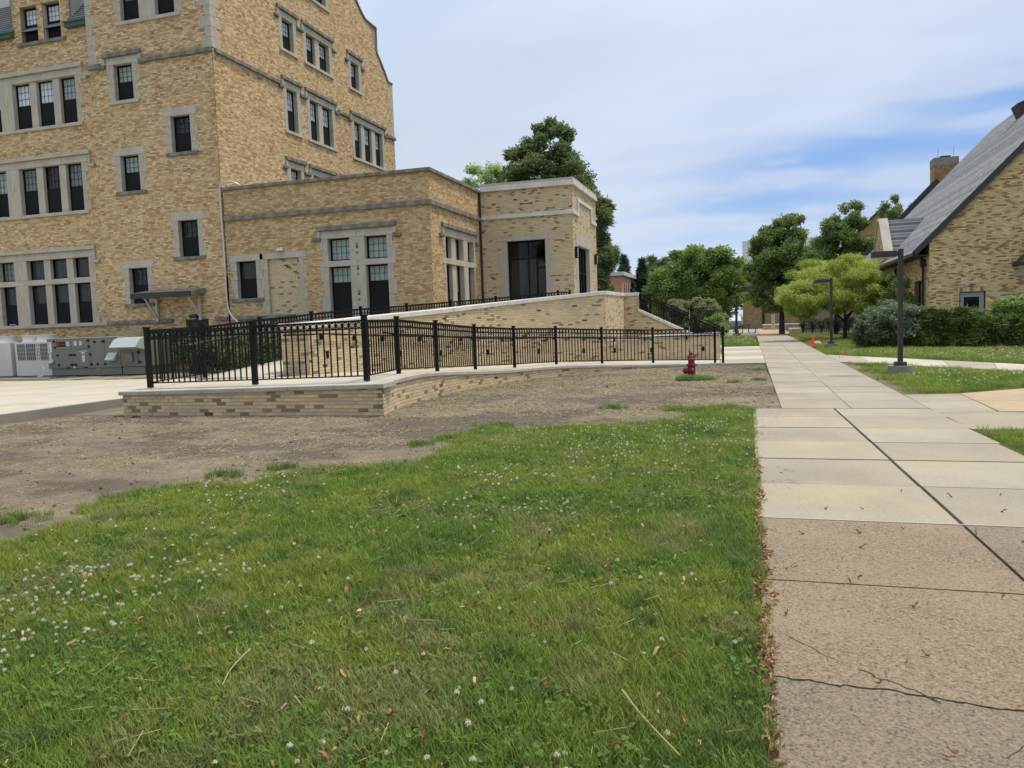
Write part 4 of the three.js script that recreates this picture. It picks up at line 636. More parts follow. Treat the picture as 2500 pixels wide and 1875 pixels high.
{ // ------------------------------------------------ single storey wing
  const g = thing('brick_wing', 'single storey old brick wing with grey stone bands and flat roof', 'building'); const R = rng(411);
  const x0 = -20.9, x1 = -11.66, z0 = -28.04, z1 = -33.9, top = 7.52;
  const hF = [[-20.44, -19.5, 3.01, 4.55], [-18.95, -17.46, 1.2, 4.57], [-16.12, -13.51, 1.75, 5.22]];
  const wf = mesh('wall', wallBody([[x0, -0.3], [x1, -0.3], [x1, top], [x0, top]], grow(hF), 0.26), M.mortarOld, g); wf.position.z = z0;
  brickInst(layBricks({ pts: [[x0, z0], [x1, z0]], y0: 0.1, top, pal: PAL.annex, R, mixed: 0.2, jit: true, holes: hF.map((h) => [h[0] - x0 - 0.04, h[1] - x0 + 0.04, h[2] - 0.04, h[3] + 0.04]) }), g);
  windowPart(g, [-19.97, 3.01, z0], 0, [hung(-0.47, 0.47, 0, 1.54, M.paneDark, { grid: false })], { lintel: 0.26, jambW: 0.18, jambW2: 0.3 });
  { // bricked-up opening
    const w = windowPart(g, [-18.205, 1.2, z0], 0, [{ x0: -0.745, x1: 0.745, y0: 0, y1: 3.37 }], { lintel: 0.24, sill: false, jambW: 0.2, jambW2: 0.32 }); for (const c of w.children.slice()) if (['frame', 'muntin_grid', 'pane', 'reflect_panel', 'insect_screen', 'interior'].includes(c.name)) w.remove(c);
    w.name = 'bricked_opening'; w.userData.label = 'opening filled in with paler new brick';
    const li = layBricks({ pts: [[-18.95, z0 - 0.1], [-17.46, z0 - 0.1]], y0: 1.2, top: 4.57, pal: PAL.fresh, soft: 0.05, R }); const bi = brickInst(li, g, 'brick_infill'); mesh('infill_mortar', box(-18.98, -17.43, 1.18, 4.59, z0 - 0.2, z0 - 0.102), M.mortarNew, g);
  }
  windowPart(g, [-14.815, 1.75, z0], 0, [hung(-1.305, -0.335, 0, 2.35, M.reflectB, { rows: 2, split: 0.72 }), hung(0.335, 1.305, 0, 2.35, M.reflectB, { rows: 2, split: 0.72 })], { lintel: 0.228, sill: false, jambH: 0.55 });
  windowPart(g, [-14.815, 4.33, z0], 0, [fixed(-1.305, -0.335, 0, 0.89, M.reflectB, { rows: 3 }), fixed(0.335, 1.305, 0, 0.89, M.reflectB, { rows: 3 })], { hood: 0.26, hoodOut: 0.42, sill: false, jambH: 0.42 });
  for (const y of [4.6, 3.75, 2.75]) for (let i = 0; i < 4; i++) { const q = mesh('brick', sbox(0.1, 0.1, 0.02), [...brickMats.values()][(i * 2 + 1) % brickMats.size][1], g); q.position.set(-14.815, y + i * 0.112, z0 + 0.014); }
  const s3 = [[-29.52, -30.32], [-30.81, -31.57], [-32.11, -32.88]], c = -31.2, u = (z) => -z + z0; const hS = [[u(-29.52), u(-32.88), 1.75, 5.21]];
  const ws = mesh('wall', wallBody([[0.26, -0.3], [u(z1), -0.3], [u(z1), top], [0.26, top]], grow(hS), 0.26), M.mortarOld, g); ws.rotation.y = Math.PI / 2; ws.position.set(x1, 0, z0);
  brickInst(layBricks({ pts: [[x1, z0], [x1, z1]], y0: 0.1, top, pal: PAL.annex, R, mixed: 0.2, jit: true, holes: hS.map((h) => [h[0] - 0.04, h[1] + 0.04, h[2] - 0.04, h[3] + 0.04]) }), g);
  windowPart(g, [x1, 1.75, c], Math.PI / 2, s3.map((q) => hung(c - q[0], c - q[1], 0, 2.34, M.reflectC, { rows: 2, grid: false })), { lintel: 0.225, sill: false, jambH: 0.55, jambW: 0.1, jambW2: 0.2 });
  windowPart(g, [x1, 4.32, c], Math.PI / 2, s3.map((q) => fixed(c - q[0], c - q[1], 0, 0.89, M.reflectC, { grid: false })), { hood: 0.26, hoodOut: 0.4, sill: false, jambH: 0.42, jambW: 0.1, jambW2: 0.2 });
  stringCourse(g, [[x0, z0], [x1 + 0.1, z0]], 6.24, 6.42, 0.11, M.stoneDark, 1.05); stringCourse(g, [[x1, z0 + 0.0], [x1, z1 + 0.03]], 6.241, 6.421, 0.11, M.stoneDark, 1.05);
  stringCourse(g, [[x0, z0], [x1 + 0.12, z0]], 7.5, 7.63, 0.12, M.stoneDark, 1.05, 'coping_stone'); stringCourse(g, [[x1, z0 - 0.12], [x1, z1 + 0.03]], 7.501, 7.631, 0.12, M.stoneDark, 1.05, 'coping_stone');
  stringCourse(g, [[-20.5, z0], [-17.8, z0]], 2.13, 2.28, 0.1, M.stoneDark, 1.3);
  mesh('roof', box(x0 + 0.1, x1 - 0.3, 7.1, 7.2, z1, z0 - 0.3), M.stoneDark, g);
  mesh('downspout', box(x1 + 0.02, x1 + 0.1, 1.6, 7.6, z1 + 0.08, z1 + 0.16), M.brownTrim, g);
  settle(g, [-16, 0, -28]);
  const l = thing('security_lamp', 'twin white floodlight above the bricked-up opening', 'lamp', [-18.25, 4.95, z0]); mesh('base', cyl(0.06, 0.06, 0.05, 0, 0, 0).rotateX(Math.PI / 2), M.white, l); for (const s of [-1, 1]) { const h = new THREE.SphereGeometry(0.07, 10, 8); h.scale(1, 1, 1.3); const q = mesh('lamp_head', uvm(h), M.white, l); q.position.set(s * 0.07, -0.05, 0.13); }
}
{ // ------------------------------------------------ new entrance pavilion
  const g = thing('entrance_pavilion', 'new tan brick entrance pavilion with pale stone bands and big dark windows', 'building'); const R = rng(421);
  const x0 = -11.66, x1 = -7.36, z0 = -33.85, z1 = -39.2, top = 7.55;
  const hF = [[-10.4, -8.62, 1.9, 5.27]];
  const wf = mesh('wall', wallBody([[x0, 1], [x1, 1], [x1, top], [x0, top]], grow(hF), 0.26), M.mortarNew, g); wf.position.z = z0;
  brickInst(layBricks({ pts: [[x0, z0], [x1, z0]], y0: 1.5, top, pal: PAL.fresh, soft: 0.05, R, holes: hF.map((h) => [h[0] - x0 - 0.04, h[1] - x0 + 0.04, h[2] - 0.04, h[3] + 0.04]) }), g);
  const glazed = (pos, turn, W, H, xs, ys, extra) => {
    const w = new THREE.Group(); w.name = 'window'; w.position.set(...pos); w.rotation.y = turn; g.add(w); const f = 0.06, d = -0.16, fr = [];
    fr.push(box(-W / 2, -W / 2 + f, 0, H, d - 0.1, d), box(W / 2 - f, W / 2, 0, H, d - 0.1, d), box(-W / 2 + f, W / 2 - f, H - f, H, d - 0.1, d - 0.001), box(-W / 2 + f, W / 2 - f, 0, f, d - 0.1, d - 0.001));
    for (const x of xs) fr.push(box(x - 0.03, x + 0.03, f, H - f, d - 0.1, d - 0.002)); for (const y of ys) fr.push(box(-W / 2 + f, W / 2 - f, y - 0.03, y + 0.03, d - 0.1, d + 0.004)); for (const e of extra || []) fr.push(box(...e, d - 0.1, d - 0.003));
    mesh('frame', fr, M.frame, w);
    const ex = [-W / 2 + f, ...xs, W / 2 - f], ey = [f, ...ys, H - f];
    for (let i = 0; i + 1 < ex.length; i++) for (let j = 0; j + 1 < ey.length; j++) { const q = mesh('pane', sbox(ex[i + 1] - ex[i] - 0.06, ey[j + 1] - ey[j] - 0.06, 0.006), M.glass, w); q.position.set((ex[i] + ex[i + 1]) / 2, (ey[j] + ey[j + 1]) / 2, d - 0.05); }
    return w;
  };
  const wF = glazed([-9.51, 1.9, z0], 0, 1.78, 3.37, [0.05], [2.56, 0.7], [[0.42, 0.48, 0.06, 2.5], [0.48, 0.85, 2.1, 2.16]]);
  const put = (w, name, a, b, c, d, z0_, z1_, m = M.stoneNew) => { const q = mesh(name, bevBox(b - a, d - c, z1_ - z0_, 0.008), m, w); q.position.set((a + b) / 2, (c + d) / 2, (z0_ + z1_) / 2); };
  for (const s of [-1, 1]) { let y = 0; [[0.43, 0.30], [1.05, 0.42], [0.36, 0.2], [1.0, 0.42], [0.53, 0.2]].forEach(([h, w], i) => { put(wF, 'jamb_stone', s < 0 ? -0.89 - w : 0.89, s < 0 ? -0.89 : 0.89 + w, y, y + h - 0.008, -0.18, 0.022); y += h; }); }
  put(wF, 'lintel_stone', -1.31, 0.0, 3.372, 3.58, -0.18, 0.03); put(wF, 'lintel_stone', 0.008, 1.31, 3.372, 3.58, -0.18, 0.03);
  const u = (z) => -z + z0, hS = [[u(-34.85), u(-37.4), 1.6, 5.0]];
  const ws = mesh('wall', wallBody([[0.26, 1], [u(z1), 1], [u(z1), top], [0.26, top]], grow(hS), 0.26), M.mortarNew, g); ws.rotation.y = Math.PI / 2; ws.position.set(x1, 0, z0);
  brickInst(layBricks({ pts: [[x1, z0], [x1, z1]], y0: 1.5, top, pal: PAL.fresh, soft: 0.05, R, holes: hS.map((h) => [h[0] - 0.04, h[1] + 0.04, h[2] - 0.04, h[3] + 0.04]) }), g);
  const wS = glazed([x1, 1.62, -36.125], Math.PI / 2, 2.55, 3.38, [-0.6, 0.0, 0.6], [2.2]);
  for (const s of [-1, 1]) for (let k = 0; k < 3; k++) put(wS, 'jamb_stone', s < 0 ? -1.69 : 1.28, s < 0 ? -1.28 : 1.69, k * 1.3, k * 1.3 + 1.292, -0.18, 0.025);
  put(wS, 'lintel_stone', -1.69, 0, 3.382, 3.9, -0.18, 0.026); put(wS, 'lintel_stone', 0.008, 1.69, 3.382, 3.9, -0.18, 0.026);
  stringCourse(g, [[x0 + 0.12, z0], [x1 + 0.09, z0]], 6.29, 6.46, 0.09, M.coping, 1.4); stringCourse(g, [[x1, z0], [x1, -34.95]], 6.291, 6.461, 0.09, M.coping, 1.4); stringCourse(g, [[x1, -38.0], [x1, z1]], 6.291, 6.461, 0.09, M.coping, 1.4);
  for (const z of [-34.95, -38.0]) mesh('panel_edge', box(x1 - 0.05, x1 + 0.08, 6.3, 6.95, z - 0.09, z + 0.09), M.coping, g); mesh('panel_edge', box(x1 - 0.05, x1 + 0.081, 6.95, 7.08, -38.09, -34.86), M.coping, g);
  stringCourse(g, [[x0 + 0.12, z0], [x1 + 0.14, z0]], 7.53, 7.74, 0.13, M.coping, 1.4, 'cornice'); stringCourse(g, [[x1, z0 - 0.12], [x1, z1]], 7.531, 7.741, 0.13, M.coping, 1.4, 'cornice');
  mesh('parapet_cap', box(x0 + 0.05, x1 + 0.1, 7.742, 7.86, z1, z0 + 0.1), M.stoneNew, g);
  mesh('wall', box(x0, x1, 1, 7.5, z1 - 0.2, z1), M.mortarNew, g);
  mesh('added_dark_lining', [box(x0 + 0.27, x1 - 0.27, 1.63, 7.4, z1 + 0.01, z1 + 0.05), box(x0 + 0.27, x0 + 0.31, 1.63, 7.4, z1 + 0.05, z0 - 0.27), box(x0 + 0.31, x1 - 0.27, 5.6, 5.66, z1 + 0.05, z0 - 0.27)], M.interior, g); mesh('floor', box(x0 + 0.3, x1 - 0.3, 1.5, 1.63, z1 + 0.1, z0 - 0.3), M.stoneDark, g); mesh('inner_wall', [box(-10.9, -10.6, 1.65, 7, -37.5, -34.6), box(-9.2, -9.0, 1.65, 7, -38.5, -37)], M.paneDark, g);  // near-black lining added so the room behind the glass looks unlit
  settle(g, [-9.5, 1.6, -34]);
  for (const [z, l] of [[-34.2, 'black wall lantern with white lens nearer the camera on the entrance side'], [-38.75, 'black wall lantern with white lens farther along the entrance side']]) { const s = thing('wall_lantern', l, 'lamp', [x1 + 0.03, 4.38, z], Math.PI / 2, 'lanterns beside the entrance'); mesh('frame', [box(-0.09, 0.09, 0, 0.04, 0, 0.12), box(-0.09, 0.09, 0.46, 0.5, 0, 0.12), box(-0.09, 0.09, 0.04, 0.46, 0, 0.02), box(-0.09, -0.075, 0.04, 0.46, 0.02, 0.12), box(0.075, 0.09, 0.04, 0.46, 0.02, 0.12)], M.black, s); mesh('lens', box(-0.07, 0.07, 0.045, 0.455, 0.022, 0.11), M.white, s); }
}
{ // ------------------------------------------------ steep-roofed brick building on the right
  const g = thing('steep_roof_building', 'cream brick building with steep grey slate roof and chimney at right', 'building'); const R = rng(431);
  const xr = 8.06, zr = -40.7, zf = -68.5, m = 1.037, roofY = (x) => 4.84 + m * (x - 8.01), XR = 27.6, ridge = 17.8;
  const hole = [[9.36, 10.36, 0, 2.29]];
  const wf = mesh('wall', wallBody([[xr, -0.3], [XR, -0.3], [XR, 4.84], [ridge, roofY(ridge) - 0.1], [xr, roofY(xr) - 0.1]], grow(hole), 0.3), M.mortarRight, g); wf.position.z = zr;
  const rb = layBricks({ pts: [[xr, zr], [16, zr]], y0: 0.1, top: (s) => Math.min(11, roofY(xr + s) - 0.12), pal: PAL.right, R, soft: 0, gain: 1.33, holes: hole.map((h) => [h[0] - xr - 0.04, h[1] - xr + 0.04, h[2], h[3] + 0.24]) }); const rn = byNear(rb.filter((b) => b.y > 1.9 && b.x < 11.6)).slice(0, 300), rs = new Set(rn); brickMesh(rn, g); brickInst(rb.filter((b) => !rs.has(b)), g);
  const LBM = [std([0.70, 0.53, 0.28]), std([0.62, 0.45, 0.22]), std([0.33, 0.19, 0.09])];
  for (let i = 0; i < 17; i++) { const q = mesh('lintel_brick', sbox(0.06, 0.19, 0.05), LBM[(i * 5 + (i >> 1)) % 3], g); q.position.set(9.29 + i * 0.0705, 2.42, zr - 0.016); }
  const d = new THREE.Group(); d.name = 'door'; d.position.set(9.86, 0, zr - 0.12); g.add(d); mesh('frame', [box(-0.49, -0.34, 0, 2.27, -0.05, 0.05), box(0.3, 0.49, 0, 2.27, -0.05, 0.05), box(-0.34, 0.3, 2.08, 2.27, -0.05, 0.049), box(-0.34, 0.3, 0, 0.4, -0.05, 0.049)], M.doorGrey, d); mesh('pane', box(-0.34, 0.3, 0.4, 2.08, -0.01, 0.0), M.carGlass, d); mesh('hinge', box(-0.5, -0.47, 1.85, 1.98, 0.04, 0.06), M.darkTrim, d);
  const u = (z) => z - zf; // side wall faces the walk
  const hS = [[u(-44.0), u(-42.0), 1.0, 2.95], [u(-52.6), u(-50.6), 1.2, 3.4]];
  const ws = mesh('wall', wallBody([[0, -0.3], [u(zr) - 0.3, -0.3], [u(zr) - 0.3, 4.7], [0, 4.7]], grow(hS), 0.3), M.mortarRight, g); ws.rotation.y = -Math.PI / 2; ws.position.set(xr, 0, zf);
  brickInst(layBricks({ pts: [[xr, zf], [xr, zr]], y0: 0.1, top: 4.62, pal: PAL.right, R, side: 1, soft: 0, gain: 1.25, holes: hS.map((h) => [h[0] - 0.04, h[1] + 0.04, h[2] - 0.04, h[3] + 0.04]) }), g);
  windowPart(g, [xr, 1.0, -43], -Math.PI / 2, [fixed(-1, -0.02, 0, 1.95, M.reflectC, { cols: 2, rows: 3 }), fixed(0.02, 1, 0, 1.95, M.reflectC, { cols: 2, rows: 3 })], { surround: false, sill: false });
  windowPart(g, [xr, 1.2, -51.6], -Math.PI / 2, [fixed(-1, -0.36, 0, 2.2, M.reflectA, { grid: false }), fixed(-0.32, 0.32, 0, 2.2, M.reflectA, { grid: false }), fixed(0.36, 1, 0, 2.2, M.reflectA, { grid: false })], { surround: false, sill: false });
  // slate roof, course by course
  const rows = 96, x0r = 7.45, x1r = ridge, zr0 = zr + 0.12;
  mesh('roof_deck', [quadStrip([[[x0r, roofY(x0r) - 0.03, zr0], [x0r, roofY(x0r) - 0.03, zf]], [[x1r, roofY(x1r) - 0.03, zr0], [x1r, roofY(x1r) - 0.03, zf]]]), quadStrip([[[x1r, roofY(x1r) - 0.03, zr0], [x1r, roofY(x1r) - 0.03, zf]], [[XR + 1, roofY(x1r) - m * (XR + 1 - x1r), zr0], [XR + 1, roofY(x1r) - m * (XR + 1 - x1r), zf]]])], M.slateB, g);
  const ca = Math.atan(m), cl = 0.17, list = [], colr = []; const q = new THREE.Quaternion().setFromAxisAngle(V3(0, 0, 1), ca + 0.03); const len = (x1r - x0r) / Math.cos(ca), nr = Math.floor(len / cl);
  for (let i = 0; i < nr; i++) { const x = x0r + (i + 0.5) * cl * Math.cos(ca), y = roofY(x) + 0.01; let z = zr0 - (i % 2) * 0.15 - R() * 0.05; while (z > zf) { const w = 0.24 + R() * 0.12; list.push(mat4(V3(x, y + R() * 0.006, z - w / 2), q, V3(cl * 1.25, 0.016, w - 0.012))); const k = 0.8 + 0.45 * R(); const rk = 0.75 + 0.5 * h2(i, 3, 9); colr.push([0.25 * k * rk, 0.25 * k * rk, 0.235 * k * rk]); z -= w; } }
  M.slateCopy = std([1, 1, 1], { map: T.slate, roughness: 0.95 }); inst('slates', unitBox, M.slateCopy, list, colr, g);
  mesh('rake_board', [bar([x0r - 0.05, roofY(x0r) - 0.08, zr0 + 0.04], [x1r, roofY(x1r) - 0.03, zr0 + 0.04], 0.14, 0.24)], M.lampGrey, g);
  mesh('rake_board', [bar([x0r - 0.35, roofY(x0r) - 0.3, zf - 0.1], [14.2, roofY(14.2) + 0.22, zf - 0.1], 0.3, 0.55)], M.lampGrey, g);
  mesh('gutter', [box(x0r - 0.12, x0r + 0.08, roofY(x0r) - 0.2, roofY(x0r) - 0.03, zf, zr0)], M.darkTrim, g); mesh('soffit', box(x0r, xr + 0.02, roofY(x0r) - 0.2, roofY(x0r) - 0.14, zf, zr0 - 0.1), M.darkTrim, g);
  mesh('downspout', [box(xr - 0.17, xr - 0.06, 0, 3.6, -41.5, -41.38), box(xr - 0.24, xr - 0.02, 3.6, 3.95, -41.56, -41.32), bar([xr - 0.12, 3.95, -41.44], [xr - 0.5, 4.3, -41.44], 0.09, 0.09)], M.brownTrim, g);
  mesh('downspout', [box(xr - 0.17, xr - 0.06, 0, 3.9, -48.9, -48.78)], M.brownTrim, g);
  // gabled wall dormer
  const ds = new THREE.Shape([[-2.1, 0], [2.1, 0], [2.1, 0.55], [0.25, 2.55], [-0.25, 2.55], [-2.1, 0.55]].map((p) => new THREE.Vector2(...p))); const eg = new THREE.ExtrudeGeometry(ds, { depth: 0.34, bevelEnabled: false }); eg.rotateY(-Math.PI / 2); eg.translate(xr - 0.16, 4.45, -52.1); mesh('dormer_wall', uvm(eg), M.mortarRight, g);
  brickInst(layBricks({ pts: [[xr - 0.5, -54.15], [xr - 0.5, -50.05]], y0: 4.45, top: (s) => 4.4 + 0.5 + Math.max(0, Math.min(2, (2.05 - Math.abs(s - 2.05)) * 1.05)), pal: PAL.right, R, side: 1 }), g);
  for (const s of [-1, 1]) mesh('dormer_coping', bar([xr - 0.3, 4.95, -52.1 + s * 2.15], [xr - 0.3, 7.05, -52.1 + s * 0.18], 0.5, 0.14), M.stone, g);
  mesh('dormer_roof', [quadStrip([[[xr - 0.1, 6.95, -52.1], [10.1, 6.95, -52.1]], [[xr - 0.1, 4.9, -50.05], [8.2, 4.9, -50.05]]]), quadStrip([[[xr - 0.1, 6.95, -52.1], [10.1, 6.95, -52.1]], [[xr - 0.1, 4.9, -54.15], [8.2, 4.9, -54.15]]])], M.slateC, g);
  for (let i = 0; i < 9; i++) { const t = (i + 0.5) / 9; mesh('slate_course', bar([xr - 0.1, 6.98 - 2.05 * t, -52.1 + 2.05 * t], [lerp(10.1, 8.2, t), 6.98 - 2.05 * t, -52.1 + 2.05 * t], 0.02, 0.25), i % 2 ? M.slate : M.slateC, g); }
  mesh('valley_flashing', bar([8.2, 4.98, -50.03], [10.15, 7.03, -52.1], 0.16, 0.04), M.lampGrey, g);
  // chimney
  const chx = [14.0, 15.7], chz = [-70.6, -69.2]; const cb = layBricks({ pts: [[chx[0], chz[1]], [chx[1], chz[1]]], y0: 8, top: 12.7, pal: PAL.low, R }).concat(layBricks({ pts: [[chx[0], chz[0]], [chx[0], chz[1]]], y0: 8, top: 12.7, pal: PAL.low, R })); brickInst(cb, g, 'chimney_brickwork'); mesh('chimney', box(chx[0] + 0.004, chx[1], 4, 12.72, chz[0], chz[1] - 0.004), M.mortarRight, g); const cc = mesh('chimney_cap', box(chx[0] - 0.03, chx[1] + 0.03, 12.72, 13.35, chz[0], chz[1] + 0.03), M.pebble, g); mesh('flue_cover', box(chx[0] + 0.5, chx[1] - 0.5, 13.42, 13.5, chz[0] + 0.3, chz[1] - 0.2), M.darkTrim, g); mesh('flue', box(chx[0] + 0.7, chx[1] - 0.7, 13.35, 13.42, chz[0] + 0.4, chz[1] - 0.3), M.darkTrim, g); for (const x of [chx[0] + 0.3, chx[1] - 0.3]) mesh('lightning_rod', cyl(0.015, 0.01, 0.75, x, 13.35, chz[1] - 0.2, 5), M.darkTrim, g);
  // vent dormer high on the slope, porch roof at the right edge
  mesh('roof_vent', [bar([15.75, 13.2, -55.4], [17.4, 13.9, -55.4], 1.2, 1.1)], M.darkTrim, g);
  mesh('porch_roof', [quadStrip([[[11.46, 3.5, zr + 0.02], [14, 6.0, zr + 0.02]], [[11.46, 3.5, zr + 1.1], [14, 6.0, zr + 1.1]]]), box(11.44, 14, 3.36, 3.52, zr + 1.0, zr + 1.12), box(11.44, 11.54, 3.36, 3.52, zr + 0.02, zr + 1.0)], M.darkTrim, g);
  mesh('stone_band', box(11.5, 14, 2.98, 3.18, zr - 0.1, zr + 0.025), M.stone, g); mesh('wall_vent', bevBox(0.16 * 1.6, 0.1, 0.14, 0.02), M.stone, g).position.set(9.87, 2.7, zr + 0.04);
  settle(g, [12, 0, -41]);
}

// ================================================================ EQUIPMENT
function labelTex(w, h, draw) { const c = document.createElement('canvas'); c.width = w; c.height = h; const x = c.getContext('2d'); draw(x, w, h); const t = new THREE.CanvasTexture(c); t.colorSpace = THREE.SRGBColorSpace; return t; }
function decal(parent, name, w, h, pos, tex, turn = 0) { const o = mesh(name, new THREE.BoxGeometry(w, h, 0.004), new THREE.MeshStandardMaterial({ map: tex, roughness: 0.7 }), parent); o.position.set(...pos); o.rotation.y = turn; return o; }
{
  const g = thing('air_handler', 'long grey green packaged air unit with hooded end by the hall', 'air unit', [-28.2, 0.06, -25.6]);
  const put = (n, x0, x1, y0, y1, z0, z1, m, b = 0.012) => { const q = mesh(n, b ? bevBox(x1 - x0, y1 - y0, z1 - z0, b) : sbox(x1 - x0, y1 - y0, z1 - z0), m, g); q.position.set((x0 + x1) / 2, (y0 + y1) / 2, (z0 + z1) / 2); return q; };
  put('body', 0, 3.75, 0.3, 1.53, -1.7, 0, M.unit); put('base', 0.12, 3.72, 0, 0.3, -1.6, -0.05, M.unit); put('top_edge', -0.02, 3.78, 1.53, 1.565, -1.72, 0.02, M.unitPale);
  put('end_section', 3.75, 5.0, 0.33, 1.5, -1.7, -0.02, M.unit); put('end_base', 3.74, 4.85, 0, 0.33, -1.55, -0.08, M.unit);
  const hs = new THREE.Shape([[0, 0], [0.0, 0.52], [0.28, 0.42], [0.55, 0.12]].map((p) => new THREE.Vector2(...p))); const hg = new THREE.ExtrudeGeometry(hs, { depth: 1.3, bevelEnabled: false }); hg.rotateY(-Math.PI / 2); hg.translate(5.03, 1.0, 0); mesh('intake_hood', uvm(hg), M.unitPale, g);
  const panel = (x0, x1, y0, y1) => { const q = put('access_panel', x0, x1, y0, y1, -0.01, 0.016, M.unit, 0.006); return q; };
  const hd = (p, x, y, w = 0.09) => { const q = put('latch', x - w / 2, x + w / 2, y - 0.04, y + 0.04, 0.0, 0.06, M.black, 0.012); };
  panel(0.42, 1.28, 1.1, 1.5); panel(1.31, 2.2, 1.12, 1.5); panel(0.5, 1.3, 0.37, 1.02); panel(1.31, 2.22, 0.37, 1.02); panel(2.35, 2.98, 0.4, 1.48); panel(3.9, 4.62, 0.42, 1.0);
  for (const [x, y, w] of [[0.4, 1.43, 0.08], [0.42, 1.18, 0.08], [2.18, 1.44, 0.08], [2.2, 1.18, 0.08], [0.55, 0.85, 0.08], [1.22, 0.86, 0.13], [1.42, 0.86, 0.13], [2.24, 0.87, 0.08], [0.58, 0.45, 0.08], [1.25, 0.45, 0.13], [1.46, 0.45, 0.13], [2.27, 0.46, 0.08], [2.52, 1.37, 0.08], [2.95, 1.38, 0.13], [2.6, 0.46, 0.08], [2.98, 0.46, 0.08], [4.68, 0.9, 0.08], [4.72, 0.5, 0.08]]) hd(g, x, y, w);
  put('bolt_on_box', 4.05, 4.42, 0.52, 0.9, 0.0, 0.1, M.unit);
  for (const [x, y, s] of [[0.08, 0.52, 0.2], [3.15, 0.58, 0.42]]) { const hs2 = new THREE.Shape([[0, 0], [0, 0.4 * s * 2], [0.5 * s, 0.12 * s], [0.42 * s, 0]].map((p) => new THREE.Vector2(...p))); const h2g = new THREE.ExtrudeGeometry(hs2, { depth: s * 1.1, bevelEnabled: false }); h2g.rotateY(-Math.PI / 2); h2g.translate(x + s * 1.1, y, 0.01); mesh('vent_hood', uvm(h2g), M.unitPale, g); }
  decal(g, 'nameplate', 0.48, 0.21, [0.74, 1.31, 0.02], labelTex(256, 112, (c, w, h) => { c.fillStyle = '#080405'; c.fillRect(0, 0, w, h); c.fillStyle = '#d8202c'; c.beginPath(); c.arc(50, 56, 38, 0, 7); c.fill(); c.fillStyle = '#6a070d'; c.beginPath(); c.arc(50, 56, 20, 0, 7); c.fill(); c.fillStyle = '#e02a34'; c.font = 'bold 40px sans-serif'; c.textAlign = 'center'; c.textBaseline = 'middle'; c.fillText('TRANE', 172, 58); }));
  const paper = (seed) => labelTex(96, 128, (c, w, h) => { const R = rng(seed); c.fillStyle = '#d8d6cc'; c.fillRect(0, 0, w, h); c.fillStyle = '#6c6c68'; for (let y = 14; y < h - 10; y += 12) c.fillRect(10, y, 20 + R() * (w - 40), 5); });
  decal(g, 'label_sheet', 0.15, 0.18, [1.12, 1.32, 0.02], paper(1)); decal(g, 'label_sheet', 0.15, 0.18, [1.5, 1.33, 0.02], paper(2)); decal(g, 'label_sheet', 0.13, 0.16, [1.78, 1.33, 0.02], paper(3)); decal(g, 'label_sheet', 0.2, 0.42, [0.13, 1.2, 0.003], paper(4)); decal(g, 'label_sheet', 0.12, 0.4, [0.12, 0.8, 0.003], paper(5)); decal(g, 'label_sheet', 0.14, 0.2, [1.88, 0.66, 0.02], paper(6));
  decal(g, 'warning_label', 0.14, 0.2, [1.88, 0.86, 0.02], labelTex(64, 90, (c, w, h) => { c.fillStyle = '#e6e2dc'; c.fillRect(0, 0, w, h); c.fillStyle = '#8e1420'; c.beginPath(); c.moveTo(32, 8); c.lineTo(58, 45); c.lineTo(32, 82); c.lineTo(6, 45); c.closePath(); c.fill(); }));
  const words = () => labelTex(256, 64, (c, w, h) => { c.fillStyle = '#777b70'; c.fillRect(0, 0, w, h); c.fillStyle = '#d6d6d0'; c.font = 'bold 46px sans-serif'; c.textAlign = 'center'; c.textBaseline = 'middle'; c.fillText('OAU-1 FRONT', w / 2, h / 2, w - 12); });
  decal(g, 'lettering', 0.46, 0.09, [1.88, 1.0, 0.019], words()); decal(g, 'lettering', 0.44, 0.08, [4.25, 1.06, -0.016], words());
  put('yellow_tag', 1.31, 1.44, 0.31, 0.37, 0.0, 0.02, std([0.7, 0.65, 0.05]), 0); put('drain_hole', 0.95, 1.15, 0.3, 0.345, -0.02, 0.004, M.black, 0); put('drain_hole', 1.85, 2.05, 0.3, 0.345, -0.02, 0.004, M.black, 0); put('wood_block', 2.45, 2.72, 0.2, 0.3, -0.05, -0.03, std([0.35, 0.2, 0.1]), 0);
}
